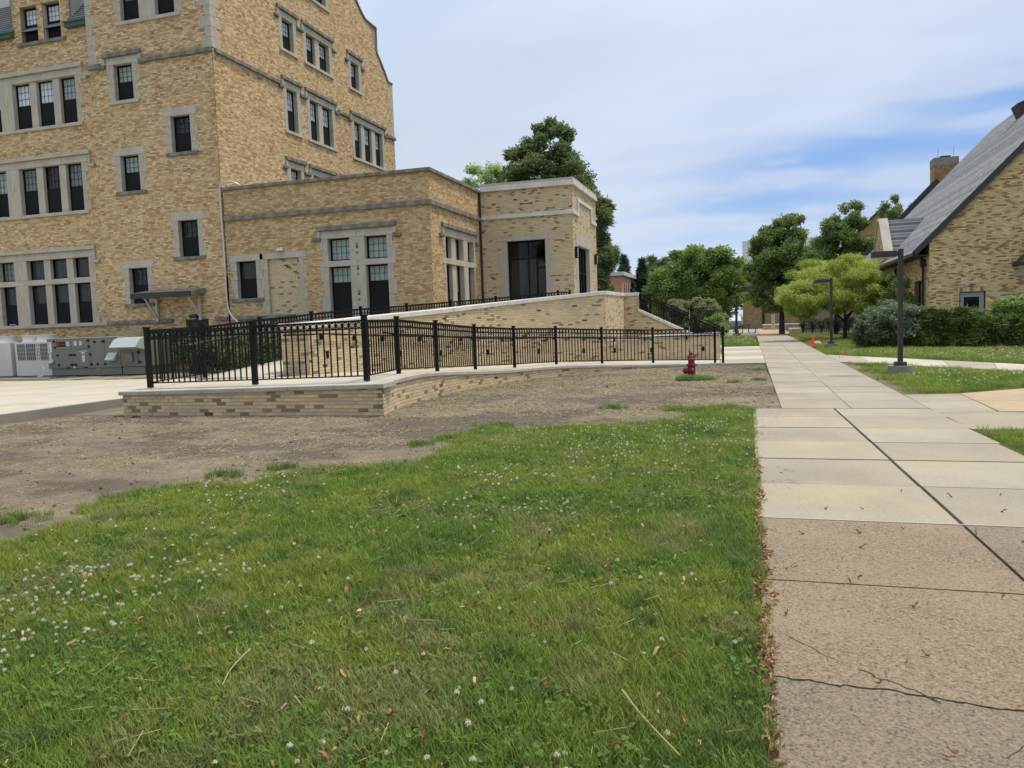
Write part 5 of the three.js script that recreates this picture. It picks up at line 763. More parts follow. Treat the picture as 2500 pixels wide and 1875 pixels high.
{
  const mk = (name, label, x, full) => {
    const g = thing('condenser', label, 'condenser', [x, 0.05, -25.9], 0, 'outdoor condensers by the hall');
    const b = (n, x0, x1, y0, y1, z0, z1, m, r = 0.02) => { const q = mesh(n, r ? bevBox(x1 - x0, y1 - y0, z1 - z0, r) : sbox(x1 - x0, y1 - y0, z1 - z0), m, g); q.position.set((x0 + x1) / 2, (y0 + y1) / 2, (z0 + z1) / 2); };
    b('cabinet', -0.98, 0.98, 0, 1.45, -0.8, 0, M.cond); b('cabinet_foot', -0.9, 0.9, -0.1, 0, -0.7, -0.05, M.fins, 0);
    if (full) {
      for (const [x0, x1] of [[-0.84, -0.4], [-0.34, 0.18], [0.42, 0.82]]) { b('coil', x0, x1, 0.68, 1.38, -0.03, 0.006, M.fins, 0); const w = []; for (let i = 0; i <= 5; i++) { const xx = lerp(x0, x1, i / 5); w.push(box(xx - 0.006, xx + 0.006, 0.68, 1.38, 0.008, 0.018)); } for (let i = 0; i <= 4; i++) { const y = lerp(0.68, 1.38, i / 4); w.push(box(x0, x1, y - 0.006, y + 0.006, 0.009, 0.02)); } mesh('guard', w, M.cond, g); }
      for (let i = 0; i < 5; i++) b('slot', 0.24, 0.27, 0.7 + i * 0.14, 0.8 + i * 0.14, -0.02, 0.004, M.black, 0), b('slot', 0.33, 0.36, 0.7 + i * 0.14, 0.8 + i * 0.14, -0.02, 0.004, M.black, 0);
    }
    const p = [[0.43, 0], [0.385, 0.05], [0.36, 0.12], [0.365, 0.19], [0.395, 0.25], [0.435, 0.29], [0.435, 0.31], [0.4, 0.31], [0.33, 0.2], [0.33, 0.02]].map((q) => new THREE.Vector2(q[0], q[1])); for (const s of [-0.42, 0.36]) { const l = new THREE.LatheGeometry(p, 24); const q = mesh('fan_shroud', uvm(l), M.white, g); q.position.set(s, 1.45, -0.42); }
  };
  mk('condenser', 'pale condenser with barred coils and flared fan tops beside air unit', -29.35, true); mk('condenser', 'plain pale condenser cut by the left edge of the picture', -31.55, false);
  tag(mesh('gas_pipe', tube([[-28.5, 0.05, -25.3], [-28.3, 0.08, -25.3], [-28.2, 0.1, -25.3], [-28.17, 0.42, -25.3], [-28.2, 0.45, -25.32]], 0.025, 6, 30), M.white), 'thin white pipe rising between the condenser and air unit', 'pipe');
}
{ // ------------------------------------------------ hydrant
  const g = thing('fire_hydrant', 'dark red fire hydrant in the bare soil with a tall marker rod', 'hydrant', [-1.44, -0.02, -20.6]);
  const L = (p, seg = 24) => uvm(new THREE.LatheGeometry(p.map((q) => new THREE.Vector2(...q)), seg));
  mesh('barrel', [L([[0.001, 0], [0.09, 0], [0.09, 0.05], [0.145, 0.055], [0.15, 0.075], [0.14, 0.09], [0.098, 0.1], [0.096, 0.32], [0.1, 0.36], [0.13, 0.37], [0.132, 0.395], [0.1, 0.405], [0.001, 0.406]])], M.red, g);
  mesh('bonnet', [L([[0.085, 0.4], [0.085, 0.52], [0.112, 0.525], [0.112, 0.545], [0.098, 0.56], [0.086, 0.6], [0.06, 0.635], [0.045, 0.64], [0.045, 0.67], [0.052, 0.675], [0.05, 0.69], [0.02, 0.695], [0.018, 0.73], [0.001, 0.732]])], M.red, g);
  mesh('flange_bolts', Array.from({ length: 8 }, (_, i) => cyl(0.011, 0.011, 0.055, 0.12 * Math.cos(i * 0.785), 0.354, 0.12 * Math.sin(i * 0.785), 6)), M.redB, g);
  mesh('bonnet_ribs', Array.from({ length: 8 }, (_, i) => { const b = new THREE.BoxGeometry(0.012, 0.075, 0.03); b.translate(0, 0.585, 0.085); b.rotateY(i * 0.785); return uvm(b); }), M.redB, g);
  const noz = (r, l) => { const q = L([[0.001, l + 0.05], [0.02, l + 0.05], [0.02, l + 0.025], [r * 0.7, l + 0.02], [r, l], [r, l - 0.06], [r * 0.85, l - 0.065], [r * 0.85, 0.02]], 18); q.rotateX(Math.PI / 2); return q; };
  const pn = mesh('pumper_cap', noz(0.078, 0.19), M.red, g); pn.position.y = 0.235; pn.rotation.y = -Math.PI / 2 + 0.35; for (const [a, n] of [[0.25, 'hose_cap'], [Math.PI - 0.1, 'hose_cap']]) { const q = mesh(n, noz(0.055, 0.15), M.red, g); q.position.y = 0.245; q.rotation.y = a; }
  mesh('chain', tube([[-0.2, 0.17, 0.06], [-0.19, 0.12, 0.09], [-0.14, 0.1, 0.1], [-0.1, 0.14, 0.1]], 0.006, 5, 24), M.redB, g);
  const rod = new THREE.Group(); rod.name = 'marker_rod'; rod.position.set(-0.06, 0.38, 0.02); g.add(rod); for (let i = 0; i < 8; i++) { const q = mesh('rod_band', new THREE.CylinderGeometry(0.0045, 0.005, 0.2, 6), i % 2 ? M.redB : M.white, rod); q.position.set(0.004 * i * 1.4, 0.1 + i * 0.2, 0); q.rotation.z = -0.03; }
}
// ------------------------------------------------ lamp posts
function lamp(label, x, z, turn = 0, h = 3.11) {
  const g = thing('lamp_post', label, 'lamp post', [x, 0, z], turn, 'square lamp posts along the walk');
  mesh('footing', (() => { const q = new THREE.CylinderGeometry(0.285, 0.3, 0.32, 28); q.translate(0, 0.04, 0); return uvm(q); })(), M.pebble, g);
  const p = mesh('pole', bevBox(0.115, h - 0.2, 0.115, 0.012), M.lampGrey, g); p.position.y = 0.2 + (h - 0.2) / 2; const b = mesh('base_cover', bevBox(0.27, 0.1, 0.27, 0.015), M.lampGrey, g); b.position.y = 0.25;
  const hd = mesh('lamp_head', bevBox(0.56, 0.15, 0.34, 0.012), M.lampGrey, g); hd.position.set(-0.385, h - 0.12, 0); const le = mesh('lens', sbox(0.44, 0.012, 0.26), M.lens, hd); le.position.y = -0.079; const a = mesh('arm', sbox(0.09, 0.09, 0.07), M.lampGrey, g); a.position.set(-0.09, h - 0.12, 0);
}
lamp('dark grey square lamp post on a round concrete footing nearest the camera', 3.62, -21.5); lamp('dark grey lamp post standing by the orange cone', 3.49, -37.3); lamp('dark lamp post beside the distant picnic table', -0.92, -63.4, 0.3); lamp('small distant lamp post left of the table against parked cars', -1.2, -78, -0.6);
for (const [x, z, l] of [[-19.2, -92, 'thin dark double lamp post by the red brick building'], [-17.2, -90, 'shorter lamp post by the red brick building']]) { const g = thing('tall_lamp', l, 'lamp post', [x, 0, z]); mesh('pole', cyl(0.09, 0.07, x < -18 ? 7.0 : 6.0, 0, 0, 0, 8), M.lampGrey, g); mesh('lamp_head', box(-1.0, 1.0, x < -18 ? 5.6 : 5.8, x < -18 ? 5.8 : 5.98, -0.15, 0.15), M.lampGrey, g); }
// ------------------------------------------------ cone and survey flags
{
  const g = thing('traffic_cone', 'bright orange traffic cone at the edge of the walk', 'cone', [2.95, 0.005, -40.45]); mesh('base', bevBox(0.3, 0.03, 0.3, 0.01), M.orange, g).position.y = 0.015; mesh('cone_body', cyl(0.12, 0.03, 0.43, 0, 0.03, 0, 20), M.orange, g);
  const rk = tag(mesh('rock', uvm(new THREE.IcosahedronGeometry(0.17, 1).scale(1.3, 0.8, 1)), M.stone), 'grey rock lying between the cone and the flags', 'rock'); rk.position.set(3.15, 0.08, -40.7);
  const flag = (x, z, l, s = 1) => { const f = thing('survey_flag', l, 'flag', [x, -0.02, z], 0.5 * s, 'pink survey flags'); mesh('wire', cyl(0.004, 0.004, 0.32, 0, 0, 0, 5), M.wire, f); const q = new THREE.PlaneGeometry(0.11, 0.1, 4, 3); const p = q.attributes.position; for (let i = 0; i < p.count; i++) p.setZ(i, 0.02 * Math.sin(p.getX(i) * 30 + s)); q.translate(0.055, 0.27, 0); q.rotateZ(-0.25 * s); mesh('flag_sheet', uvm(q), M.pink, f); };
  flag(2.95, -28.7, 'pink survey flag where the footpath leaves the walk', 1); flag(7.44, -27.9, 'pink survey flag in the lawn before the dark junipers', -0.6); flag(2.72, -40.2, 'pink survey flag just left of the cone', 0.8); flag(3.25, -41.2, 'upright pink survey flag just right of the cone', 0.3); flag(3.5, -40.9, 'low pink survey flag beside the rock', -0.8); flag(3.75, -42.2, 'rightmost pink survey flag of the cluster by the cone', 1.2);
}
// ------------------------------------------------ distant things
{
  const t = thing('picnic_table', 'dark metal picnic table with attached benches by the distant lamp', 'table', [-0.3, 0, -72]); mesh('table_top', box(-0.9, 0.9, 0.72, 0.78, -0.4, 0.4), M.darkTrim, t); for (const s of [-1, 1]) mesh('bench', box(-0.9, 0.9, 0.42, 0.47, s * 0.85 - 0.14, s * 0.85 + 0.14), M.darkTrim, t); for (const x of [-0.6, 0.6]) mesh('leg', tube([[x, 0.44, -0.85], [x, 0.04, -0.8], [x, 0.04, -0.3], [x, 0.7, -0.2], [x, 0.7, 0.2], [x, 0.04, 0.3], [x, 0.04, 0.8], [x, 0.44, 0.85]], 0.035, 6, 50), M.darkTrim, t); t.rotation.y = Math.PI / 2;
  const seat = (x0, x1, z, l) => { const g = thing('seat_wall', l, 'wall'); const R = rng(451); brickInst(layBricks({ pts: [[x0, z], [x1, z]], y0: -0.02, top: 0.42, pal: PAL.right, R }), g); brickInst(layBricks({ pts: [[x0, z - 2.4], [x0, z]], y0: -0.02, top: 0.42, pal: PAL.right, R }), g); mesh('mortar', box(x0 + 0.004, x1, -0.1, 0.43, z - 2.4, z - 0.004), M.mortarRight, g); mesh('cap_stone', box(x0 - 0.05, x1 + 0.05, 0.43, 0.53, z - 2.45, z + 0.05), M.coping, g); settle(g, [(x0 + x1) / 2, 0, z]); };
  seat(2.85, 3.5, -59.5, 'low brick seat wall with stone cap beside the ornamental grass'); seat(1.4, 6, -86, 'long low brick seat wall in front of the distant brick building');
  const sp = thing('signboard', 'pale upright post sign in front of the distant brick building', 'sign', [2.35, 0, -84]); mesh('post', box(-0.17, 0.17, 0, 2.9, -0.06, 0.06), M.cream, sp); mesh('panel', box(-0.06, 0.06, 0.5, 2.6, 0.06, 0.07), M.stone, sp);
  // low brick building closing the walk
  { const g = thing('low_brick_building', 'low dark tan brick building at the end of the walk', 'building'); const R = rng(461); const z = -96, x0 = -0.3, x1 = 22; mesh('wall', box(x0, x1, -0.2, 4.6, z - 8, z - 0.004), M.mortarRight, g); brickInst(layBricks({ pts: [[x0, z], [x1 - 8, z]], y0: 0.6, top: 4.5, pal: PAL.low, R, L: 0.24, H: 0.09 }), g); mesh('plinth', box(x0 - 0.03, x1, -0.2, 0.62, z - 1, z + 0.04), M.pebble, g); mesh('roof', box(x0 - 0.5, x1, 4.6, 4.9, z - 8.4, z + 0.5), M.darkTrim, g); for (const x of [1.6, 7.6, 11.2]) mesh('pilaster', box(x - 0.14, x + 0.14, 0, 4.4, z - 0.1, z + 0.1), M.brownTrim, g); mesh('window', box(8.4, 10.6, 1.5, 3.2, z - 0.1, z + 0.05), M.carGlass, g); settle(g, [8, 0, -96]); }
  { const g = thing('slate_roof_building', 'far grey roofed building rising behind the dark trees', 'building'); mesh('wall', box(-0.8, 24, 0, 7.6, -124, -112), M.mortarRight, g); mesh('roof_deck', quadStrip([[[-0.8, 7.6, -111.5], [24, 7.6, -111.5]], [[-0.8, 12, -116], [24, 12, -116]]]), M.slateB, g); for (let i = 0; i < 26; i++) { const t = (i + 0.5) / 26; mesh('slate_course', bar([-0.8, 7.6 + 4.4 * t + 0.02, -111.5 - 4.5 * t], [24, 7.6 + 4.4 * t + 0.02, -111.5 - 4.5 * t], 0.1, 0.17), [M.cond, M.white, M.cond][i % 3], g); } settle(g, [10, 0, -112]); }
  { const g = thing('gabled_brick_building', 'far brick gable end showing above the trees at right', 'building'); const R = rng(471); const z = -95, cx = 14.2; const w = mesh('wall', wallBody([[cx - 7, 0], [cx + 7, 0], [cx + 7, 5.8], [cx, 12.8], [cx - 7, 5.8]], [], 0.4), M.mortarRight, g); w.position.z = z; brickInst(layBricks({ pts: [[cx - 4, z], [cx + 4, z]], y0: 5, top: (s) => 12.75 - Math.abs(s - 4), pal: PAL.low, R, L: 0.3, H: 0.1 }), g); for (const s of [-1, 1]) mesh('rake_board', bar([cx, 12.95, z + 0.05], [cx + s * 7.2, 5.75, z + 0.05], 0.3, 0.2), M.lampGrey, g); settle(g, [cx, 0, z]); }
  { const g = thing('red_brick_building', 'long pale red brick building far beyond the ramp', 'building'); const x0 = -20.4, x1 = -14, z = -118; const R = rng(481); const b = layBricks({ pts: [[-26, z], [-18.3, z]], y0: 0, top: 8.2, pal: PAL.red, R, L: 0.4, H: 0.13 }).concat(layBricks({ pts: [[-18.3, z], [-18.3, z - 46]], y0: 0, top: 8.2, pal: PAL.red, R, L: 0.5, H: 0.13 })); brickInst(b, g); mesh('wall', box(-26, -18.304, -0.2, 8.2, z - 46, z - 0.004), std([0.44, 0.235, 0.155]), g); mesh('cornice', box(-26.3, -17.9, 8.2, 8.75, z - 46.3, z + 0.4), M.cond, g); for (let k = 0; k < 2; k++) for (let i = 0; i < 22; i++) { const w = mesh('window', sbox(0.1, 1.9, 0.75), M.cond, g); w.position.set(-18.3, 2.6 + k * 3.6, z - 2 - i * 2.0); const p = mesh('pane', sbox(0.04, 1.7, 0.5), M.carGlass, w); p.position.x = 0.05; } mesh('joint_strip', box(-22.6, -22.5, 0, 8.2, z - 0.1, z + 0.03), M.cond, g); settle(g, [-20, 0, z]); }
  const car = (x, z, m, l) => { const g = thing('parked_car', l, 'car', [x, 0.0, z], Math.PI / 2 + 0.2, 'cars parked beyond the trees'); const s = new THREE.Shape([[-2.2, 0.35], [2.2, 0.35], [2.25, 0.75], [1.4, 0.92], [0.75, 1.45], [-1.2, 1.48], [-1.95, 1.0], [-2.25, 0.85]].map((p) => new THREE.Vector2(...p))); const eg = new THREE.ExtrudeGeometry(s, { depth: 1.6, bevelEnabled: true, bevelSize: 0.08, bevelThickness: 0.1, bevelSegments: 2 }); eg.translate(0, 0, -0.8); mesh('body', uvm(eg), m, g); const ws = new THREE.Shape([[1.25, 0.95], [0.72, 1.38], [-1.15, 1.41], [-1.75, 0.98]].map((p) => new THREE.Vector2(...p))); const wg = new THREE.ExtrudeGeometry(ws, { depth: 1.84, bevelEnabled: false }); wg.translate(0, 0, -0.92); mesh('side_glass', uvm(wg), M.carGlass, g); mesh('windscreen', bar([1.44, 0.95, 0], [0.8, 1.44, 0], 1.4, 0.06), M.carGlass, g); for (const a of [-1.35, 1.4]) for (const b of [-0.82, 0.82]) { const w = new THREE.CylinderGeometry(0.33, 0.33, 0.2, 16); w.rotateX(Math.PI / 2); const q = mesh('wheel', uvm(w), M.tyre, g); q.position.set(a, 0.33, b); const r = new THREE.CylinderGeometry(0.19, 0.19, 0.22, 12); r.rotateX(Math.PI / 2); mesh('rim', uvm(r), M.carSilver, q); } };
  car(-4.5, -104, M.carSilver, 'silver parked car left of the brick building'); car(-2.2, -106, M.carWhite, 'white parked car next to the low brick building'); car(-6.8, -102, M.carDark, 'dark parked car seen beside the olive shrub');
  const fn = thing('picket_fence', 'low weathered picket fence behind the ornamental grass', 'fence'); for (let i = 0; i < 34; i++) { const q = mesh('picket', sbox(0.09, 1.0, 0.03), M.weathered, fn); q.position.set(4.4 + i * 0.14, 0.55, -69); } mesh('rail', box(4.3, 9.2, 0.82, 0.9, -69.06, -69.02), M.weathered, fn); mesh('rail', box(4.3, 9.2, 0.25, 0.33, -69.06, -69.02), M.weathered, fn); settle(fn, [6.8, 0, -69]);
}

// ================================================================ PLANTS
function leafCluster(n, size, spread, seed, asp = 0.5, droop = 0) {
  const R = rng(seed), pos = [], idx = []; const q = new THREE.Quaternion(), e = new THREE.Euler(), v = new THREE.Vector3();
  for (let i = 0; i < n; i++) {
    e.set((R() - 0.5) * 2.4 - droop, R() * 6.283, (R() - 0.5) * 2.0); q.setFromEuler(e); const c = [(R() - 0.5) * 2 * spread, (R() - 0.5) * 1.5 * spread, (R() - 0.5) * 2 * spread], L = size * (0.7 + 0.6 * R()), w = L * asp, b = pos.length / 3;
    for (const p of [[0, 0, 0], [-w / 2, 0.06 * L, L * 0.45], [w / 2, 0.06 * L, L * 0.45], [0, -0.05 * L, L]]) { v.set(...p).applyQuaternion(q); pos.push(v.x + c[0], v.y + c[1], v.z + c[2]); }
    idx.push(b, b + 1, b + 2, b + 1, b + 3, b + 2);
  }
  const g = new THREE.BufferGeometry(); g.setAttribute('position', new THREE.Float32BufferAttribute(pos, 3)); g.setIndex(idx); return uvm(g);
}
const leafMat = (rough = 0.7) => new THREE.MeshPhysicalMaterial({ color: 0xffffff, roughness: rough, transmission: 0.45, thickness: 0, side: THREE.DoubleSide });
M.leaf = leafMat(1); M.needle = std([1, 1, 1], { side: THREE.DoubleSide, roughness: 0.85 });
const CL = { broad: leafCluster(14, 0.26, 0.3, 1), small: leafCluster(18, 0.16, 0.24, 2), fine: leafCluster(22, 0.13, 0.26, 3, 0.34, 0.3), bush: leafCluster(16, 0.085, 0.11, 4, 0.45), spike: leafCluster(26, 0.2, 0.07, 5, 0.16), big: leafCluster(14, 0.42, 0.5, 6), juniper: leafCluster(26, 0.24, 0.07, 8, 0.1) };
/* crown: list of blobs [cx,cy,cz, rx,ry,rz, count] relative to the foot */
function crown(parent, name, blobs, cl, cols, seed, o = {}) {
  const R = rng(seed), mats = [], cc = [], q = new THREE.Quaternion(), e = new THREE.Euler();
  for (const [cx, cy, cz, rx, ry, rz, n] of blobs) {
    // sub-clumps give an uneven outline
    const sub = []; const ns = Math.max(7, Math.round(n / 34)); for (let i = 0; i < ns; i++) { const th = R() * 6.283, ph = Math.acos(2 * R() - 1), r = 0.4 + 0.62 * Math.sqrt(R()); sub.push([cx + rx * r * Math.sin(ph) * Math.cos(th), cy + ry * r * Math.cos(ph), cz + rz * r * Math.sin(ph) * Math.sin(th), 0.15 + 0.16 * R()]); }
    for (let i = 0; i < n; i++) {
      const s = sub[Math.floor(R() * ns)], th = R() * 6.283, ph = Math.acos(2 * R() - 1), r = s[3] * Math.pow(R(), 0.45);
      const x = s[0] + rx * r * Math.sin(ph) * Math.cos(th), y = s[1] + ry * r * Math.cos(ph) * 0.8, z = s[2] + rz * r * Math.sin(ph) * Math.sin(th);
      if (o.minY !== undefined && y < o.minY) continue;
      e.set((R() - 0.5) * 1.2, R() * 6.283, (R() - 0.5) * 1.2); q.setFromEuler(e); const k = (0.8 + 0.5 * R()) * (o.scale || 1); mats.push(mat4(V3(x, y, z), q, V3(k, k, k)));
      const c = cols[Math.floor(R() * cols.length)], b = 0.8 + 0.4 * R(); cc.push([c[0] * b, c[1] * b, c[2] * b]);
    }
  }
  return inst(name, cl, o.mat || M.leaf, mats, cc, parent);
}
function limb(pts, r0, r1, seg = 7) { // tapered limb through points
  const c = new THREE.CatmullRomCurve3(pts.map((p) => V3(...p))); const n = 10, g = new THREE.TubeGeometry(c, n, 1, seg, false); const p = g.attributes.position; for (let i = 0; i <= n; i++) { const ctr = c.getPoint(i / n), r = lerp(r0, r1, i / n); for (let j = 0; j <= seg; j++) { const k = i * (seg + 1) + j; p.setXYZ(k, ctr.x + (p.getX(k) - ctr.x) * r, ctr.y + (p.getY(k) - ctr.y) * r, ctr.z + (p.getZ(k) - ctr.z) * r); } } return uvm(g);
}
function tree(name, label, x, z, trunk, blobs, cl, cols, seed, o = {}) { // trunk: [height, radius]
  const g = thing(name, label, 'tree', [x, 0, z], 0, o.group); const R = rng(seed + 9); const top = trunk[0];
  const limbs = [limb([[0, -0.1, 0], [0.05 * R(), top * 0.4, 0.03], [0.1 * (R() - 0.5), top, 0.1 * (R() - 0.5)]], trunk[1], trunk[1] * 0.45, 9)];
  for (const b of blobs) limbs.push(limb([[0, Math.min(top * (0.45 + 0.3 * R()), b[1] * 0.7), 0], [b[0] * 0.45, lerp(top * 0.7, b[1], 0.55), b[2] * 0.45], [b[0], b[1] + b[4] * 0.3, b[2]]], trunk[1] * 0.42, 0.015, 5));
  mesh('trunk', limbs, o.bark || M.bark, g); crown(g, 'crown', blobs, cl, cols, seed, o); return g;
}
const GREEN = { deep: [[0.125, 0.175, 0.045], [0.15, 0.205, 0.05], [0.19, 0.25, 0.065]], mid: [[0.20, 0.30, 0.035], [0.235, 0.345, 0.045], [0.165, 0.255, 0.03]], light: [[0.247, 0.370, 0.065], [0.208, 0.325, 0.055], [0.286, 0.403, 0.091]], yellow: [[0.468, 0.533, 0.072], [0.390, 0.474, 0.065], [0.533, 0.572, 0.098], [0.312, 0.390, 0.058]], olive: [[0.234, 0.286, 0.098], [0.202, 0.254, 0.078], [0.299, 0.338, 0.130], [0.338, 0.260, 0.130]], pale: [[0.429, 0.546, 0.195], [0.364, 0.494, 0.156], [0.494, 0.598, 0.260]], shrub: [[0.130, 0.182, 0.072], [0.169, 0.234, 0.104], [0.098, 0.143, 0.058], [0.247, 0.305, 0.163]], jun: [[0.085, 0.13, 0.02], [0.11, 0.16, 0.025], [0.065, 0.105, 0.018], [0.155, 0.205, 0.035]], con: [[0.047, 0.086, 0.047], [0.056, 0.100, 0.053]] };
tree('tall_tree', 'tall dark green tree rising behind the entrance pavilion', -14.2, -56, [9, 0.4], [[0, 12.3, 0, 2.5, 2.4, 2.5, 1500], [0.6, 14.6, 0, 1.5, 1.5, 1.5, 600], [-1.4, 13.0, 0.4, 1.6, 1.6, 1.8, 500], [1.6, 11.2, 0.3, 1.9, 2.3, 1.8, 800], [2.6, 9.4, 0, 1.6, 2.2, 1.8, 700], [-1, 9.5, 0, 2.2, 2.2, 2, 600]], CL.small, GREEN.deep, 501, { scale: 1.15 });
tree('tall_tree', 'dark tree hugging the right edge of the entrance pavilion', -9.9, -52, [7, 0.3], [[0, 8.5, 0, 1.15, 2.4, 1.2, 800], [0.2, 6.2, 0, 1.1, 2.0, 1.2, 700], [0.1, 4.2, 0, 1.25, 1.6, 1.3, 700], [0.3, 2.9, 0.3, 1.2, 0.9, 1.2, 400]], CL.spike, GREEN.deep, 503, { scale: 1.6 });
tree('light_tree', 'pale spring green tree showing over the pavilion roof', -20.5, -61, [9, 0.25], [[0, 12.4, 0, 2.4, 1.9, 2, 750], [1.6, 12.2, 0, 1.5, 1.5, 1.5, 350], [-1.7, 11.6, 0, 1.5, 1.3, 1.5, 300]], CL.small, GREEN.pale, 505, { scale: 1.0 });
tree('background_tree', 'small dark treetop showing above the wing roof', -26.5, -62, [10, 0.25], [[0, 12.6, 0, 1.6, 1.4, 1.5, 400], [-2.2, 12.2, 0, 1.2, 1, 1.2, 260]], CL.small, GREEN.mid, 507);
tree('background_tree', 'dark treetop just left of the pale tree', -22.6, -58, [9, 0.25], [[0, 11.3, 0, 0.9, 1.2, 1, 260]], CL.small, GREEN.deep, 508);
tree('broad_tree', 'broad bright green tree beyond the stair railing', -4.7, -72, [4, 0.28], [[0, 4.4, 0, 3.1, 2.8, 2.8, 1900], [-2.2, 4.2, 0.3, 2.2, 2.3, 2.2, 900], [2.0, 5.4, 0, 2.2, 2.0, 2.2, 800], [0.6, 6.6, 0, 2.2, 1.7, 2.0, 700], [2.8, 3.4, 0, 1.7, 2.0, 1.8, 600], [-0.6, 2.4, 0.6, 2.6, 1.5, 2.0, 700]], CL.broad, GREEN.mid.concat(GREEN.light), 511, { scale: 0.95 });
tree('broad_tree', 'yellow green tree at the left flank of the broad tree', -8.4, -80, [3, 0.2], [[0, 3.6, 0, 1.2, 2.2, 1.2, 500]], CL.broad, GREEN.yellow, 513, { scale: 0.8 });
tree('pear_tree', 'dense dark oval tree standing left of the distant lamp head', 2.5, -66, [4, 0.25], [[0, 6.0, 0, 2.2, 2.4, 2.0, 1900], [0.3, 8.0, 0, 1.6, 1.4, 1.5, 800], [-1.3, 4.6, 0, 1.7, 1.8, 1.7, 1000], [1.4, 5.2, 0, 1.6, 2.1, 1.6, 900], [-0.4, 3.0, 0.3, 2.2, 1.2, 1.5, 800], [1.2, 3.2, 0.2, 1.5, 1.2, 1.4, 500], [-0.8, 6.9, 0, 1.3, 1.5, 1.3, 500]], CL.small, GREEN.deep.concat(GREEN.mid), 521, { scale: 1.0 });
tree('pear_tree', 'dense dark oval tree in front of the far brick gable', 7.6, -76, [5, 0.25], [[0, 7.4, 0, 2.2, 2.6, 2.1, 1500], [0.8, 9.6, 0, 1.5, 1.6, 1.5, 600], [-1.4, 6.4, 0, 1.6, 1.9, 1.7, 600], [1.6, 6.4, 0, 1.6, 2.2, 1.6, 600], [0, 4.6, 0, 2.4, 1.6, 2.0, 600]], CL.small, GREEN.deep.concat(GREEN.mid), 523, { scale: 1.05 });
tree('pear_tree', 'loose dark treetop left of the steep slate roof', 13.6, -84, [6, 0.25], [[0, 9.8, 0, 1.4, 2.6, 1.4, 550], [-1.4, 8.0, 0, 1.4, 1.8, 1.4, 400], [2.6, 10.2, -1, 1.6, 1.6, 1.4, 420]], CL.small, GREEN.deep.concat(GREEN.mid), 525);
tree('honey_locust', 'spreading yellow green tree over the lawn by the second lamp', 5.3, -48.8, [2.0, 0.13], [[-0.2, 3.2, 0, 2.6, 1.15, 2.3, 1500], [-2.5, 2.4, 0.4, 1.6, 0.8, 1.5, 700], [2.0, 2.7, 0.2, 1.5, 0.9, 1.5, 700], [0.1, 4.1, 0, 1.4, 0.8, 1.4, 450], [-1.4, 1.8, 0.8, 1.5, 0.6, 1.2, 450], [1.0, 1.9, 0.8, 1.4, 0.6, 1.2, 400]], CL.fine, GREEN.yellow, 531, { bark: M.barkDark, scale: 0.85 });
tree('honey_locust', 'farther yellow green tree whose trunk shows by the grass bed', 6.2, -63, [2.4, 0.16], [[-0.5, 4.3, 0, 2.8, 1.2, 2.0, 1000], [1.6, 3.4, 0, 1.6, 1.0, 1.5, 500], [-2.6, 3.2, 0, 1.4, 1.0, 1.4, 450]], CL.fine, GREEN.yellow.concat(GREEN.light), 533, { bark: M.barkDark });
{ const g = thing('sapling_vine', 'thin leafy stems climbing the cream brick by the downspout', 'plant', [7.4, 0, -43.2]); mesh('stem', [limb([[0, 0, 0], [0.1, 1.6, 0.1], [-0.1, 3.2, 0]], 0.03, 0.01, 5), limb([[-0.4, 0, -2], [-0.3, 1.6, -2], [-0.4, 3, -2]], 0.03, 0.01, 5)], M.bark, g); crown(g, 'foliage', [[0, 2.4, 0, 0.35, 1.2, 0.5, 160], [-0.3, 2.2, -2, 0.4, 1.1, 0.5, 150]], CL.bush, GREEN.light, 535, { scale: 1.3 }); }
{ const R = rng(541); const conifer = (x, z, h, r, l) => { const g = thing('conifer', l, 'tree', [x, 0, z]); mesh('trunk', limb([[0, 0, 0], [0, h * 0.5, 0], [0, h, 0]], 0.25, 0.03, 6), M.barkDark, g); const bl = []; for (let i = 0; i < 13; i++) { const t = i / 12; bl.push([(R() - 0.5) * 0.5 * (1 - t), lerp(h * 0.2, h * 0.97, t), (R() - 0.5) * 0.4, r * (1.05 - t), h * 0.055, r * (1.05 - t), Math.round(170 * (1.15 - t))]); } crown(g, 'crown', bl, CL.spike, GREEN.con, Math.round(600 + x), { mat: M.needle, scale: 3.2 }); };
  conifer(-19.6, -128, 11.9, 2.3, 'left of two dark conifers far beyond the railing'); conifer(-17.0, -132, 11.3, 2.0, 'right of two dark conifers far beyond the railing'); }
tree('background_tree', 'round dark tree far behind the broad green tree', -19, -176, [9, 0.4], [[0, 11.5, 0, 4.4, 3.6, 3, 1100], [3, 9, 0, 3.4, 3.4, 2, 600], [-3, 9.2, 0, 2.6, 3, 2, 500]], CL.big, GREEN.deep, 545);
tree('background_tree', 'dark bank of trees far behind the parked cars', -6, -132, [6, 0.4], [[0, 6.0, 0, 8, 4.0, 3, 2200]], CL.big, GREEN.deep, 547);
tree('background_tree', 'dark bank of trees closing the view right of the far gable', 24, -125, [6, 0.4], [[0, 6.0, 0, 10, 4.5, 3, 2200]], CL.big, GREEN.deep, 549);
tree('background_tree', 'dark wood closing the view far behind the hall', -30, -140, [6, 0.4], [[0, 6.0, 0, 11, 4.5, 3, 2200]], CL.big, GREEN.deep, 551);
tree('background_tree', 'dark wood in the gap beyond the red brick building', -14, -150, [6, 0.4], [[0, 5.0, 0, 12, 4, 3, 2200]], CL.big, GREEN.deep, 553);
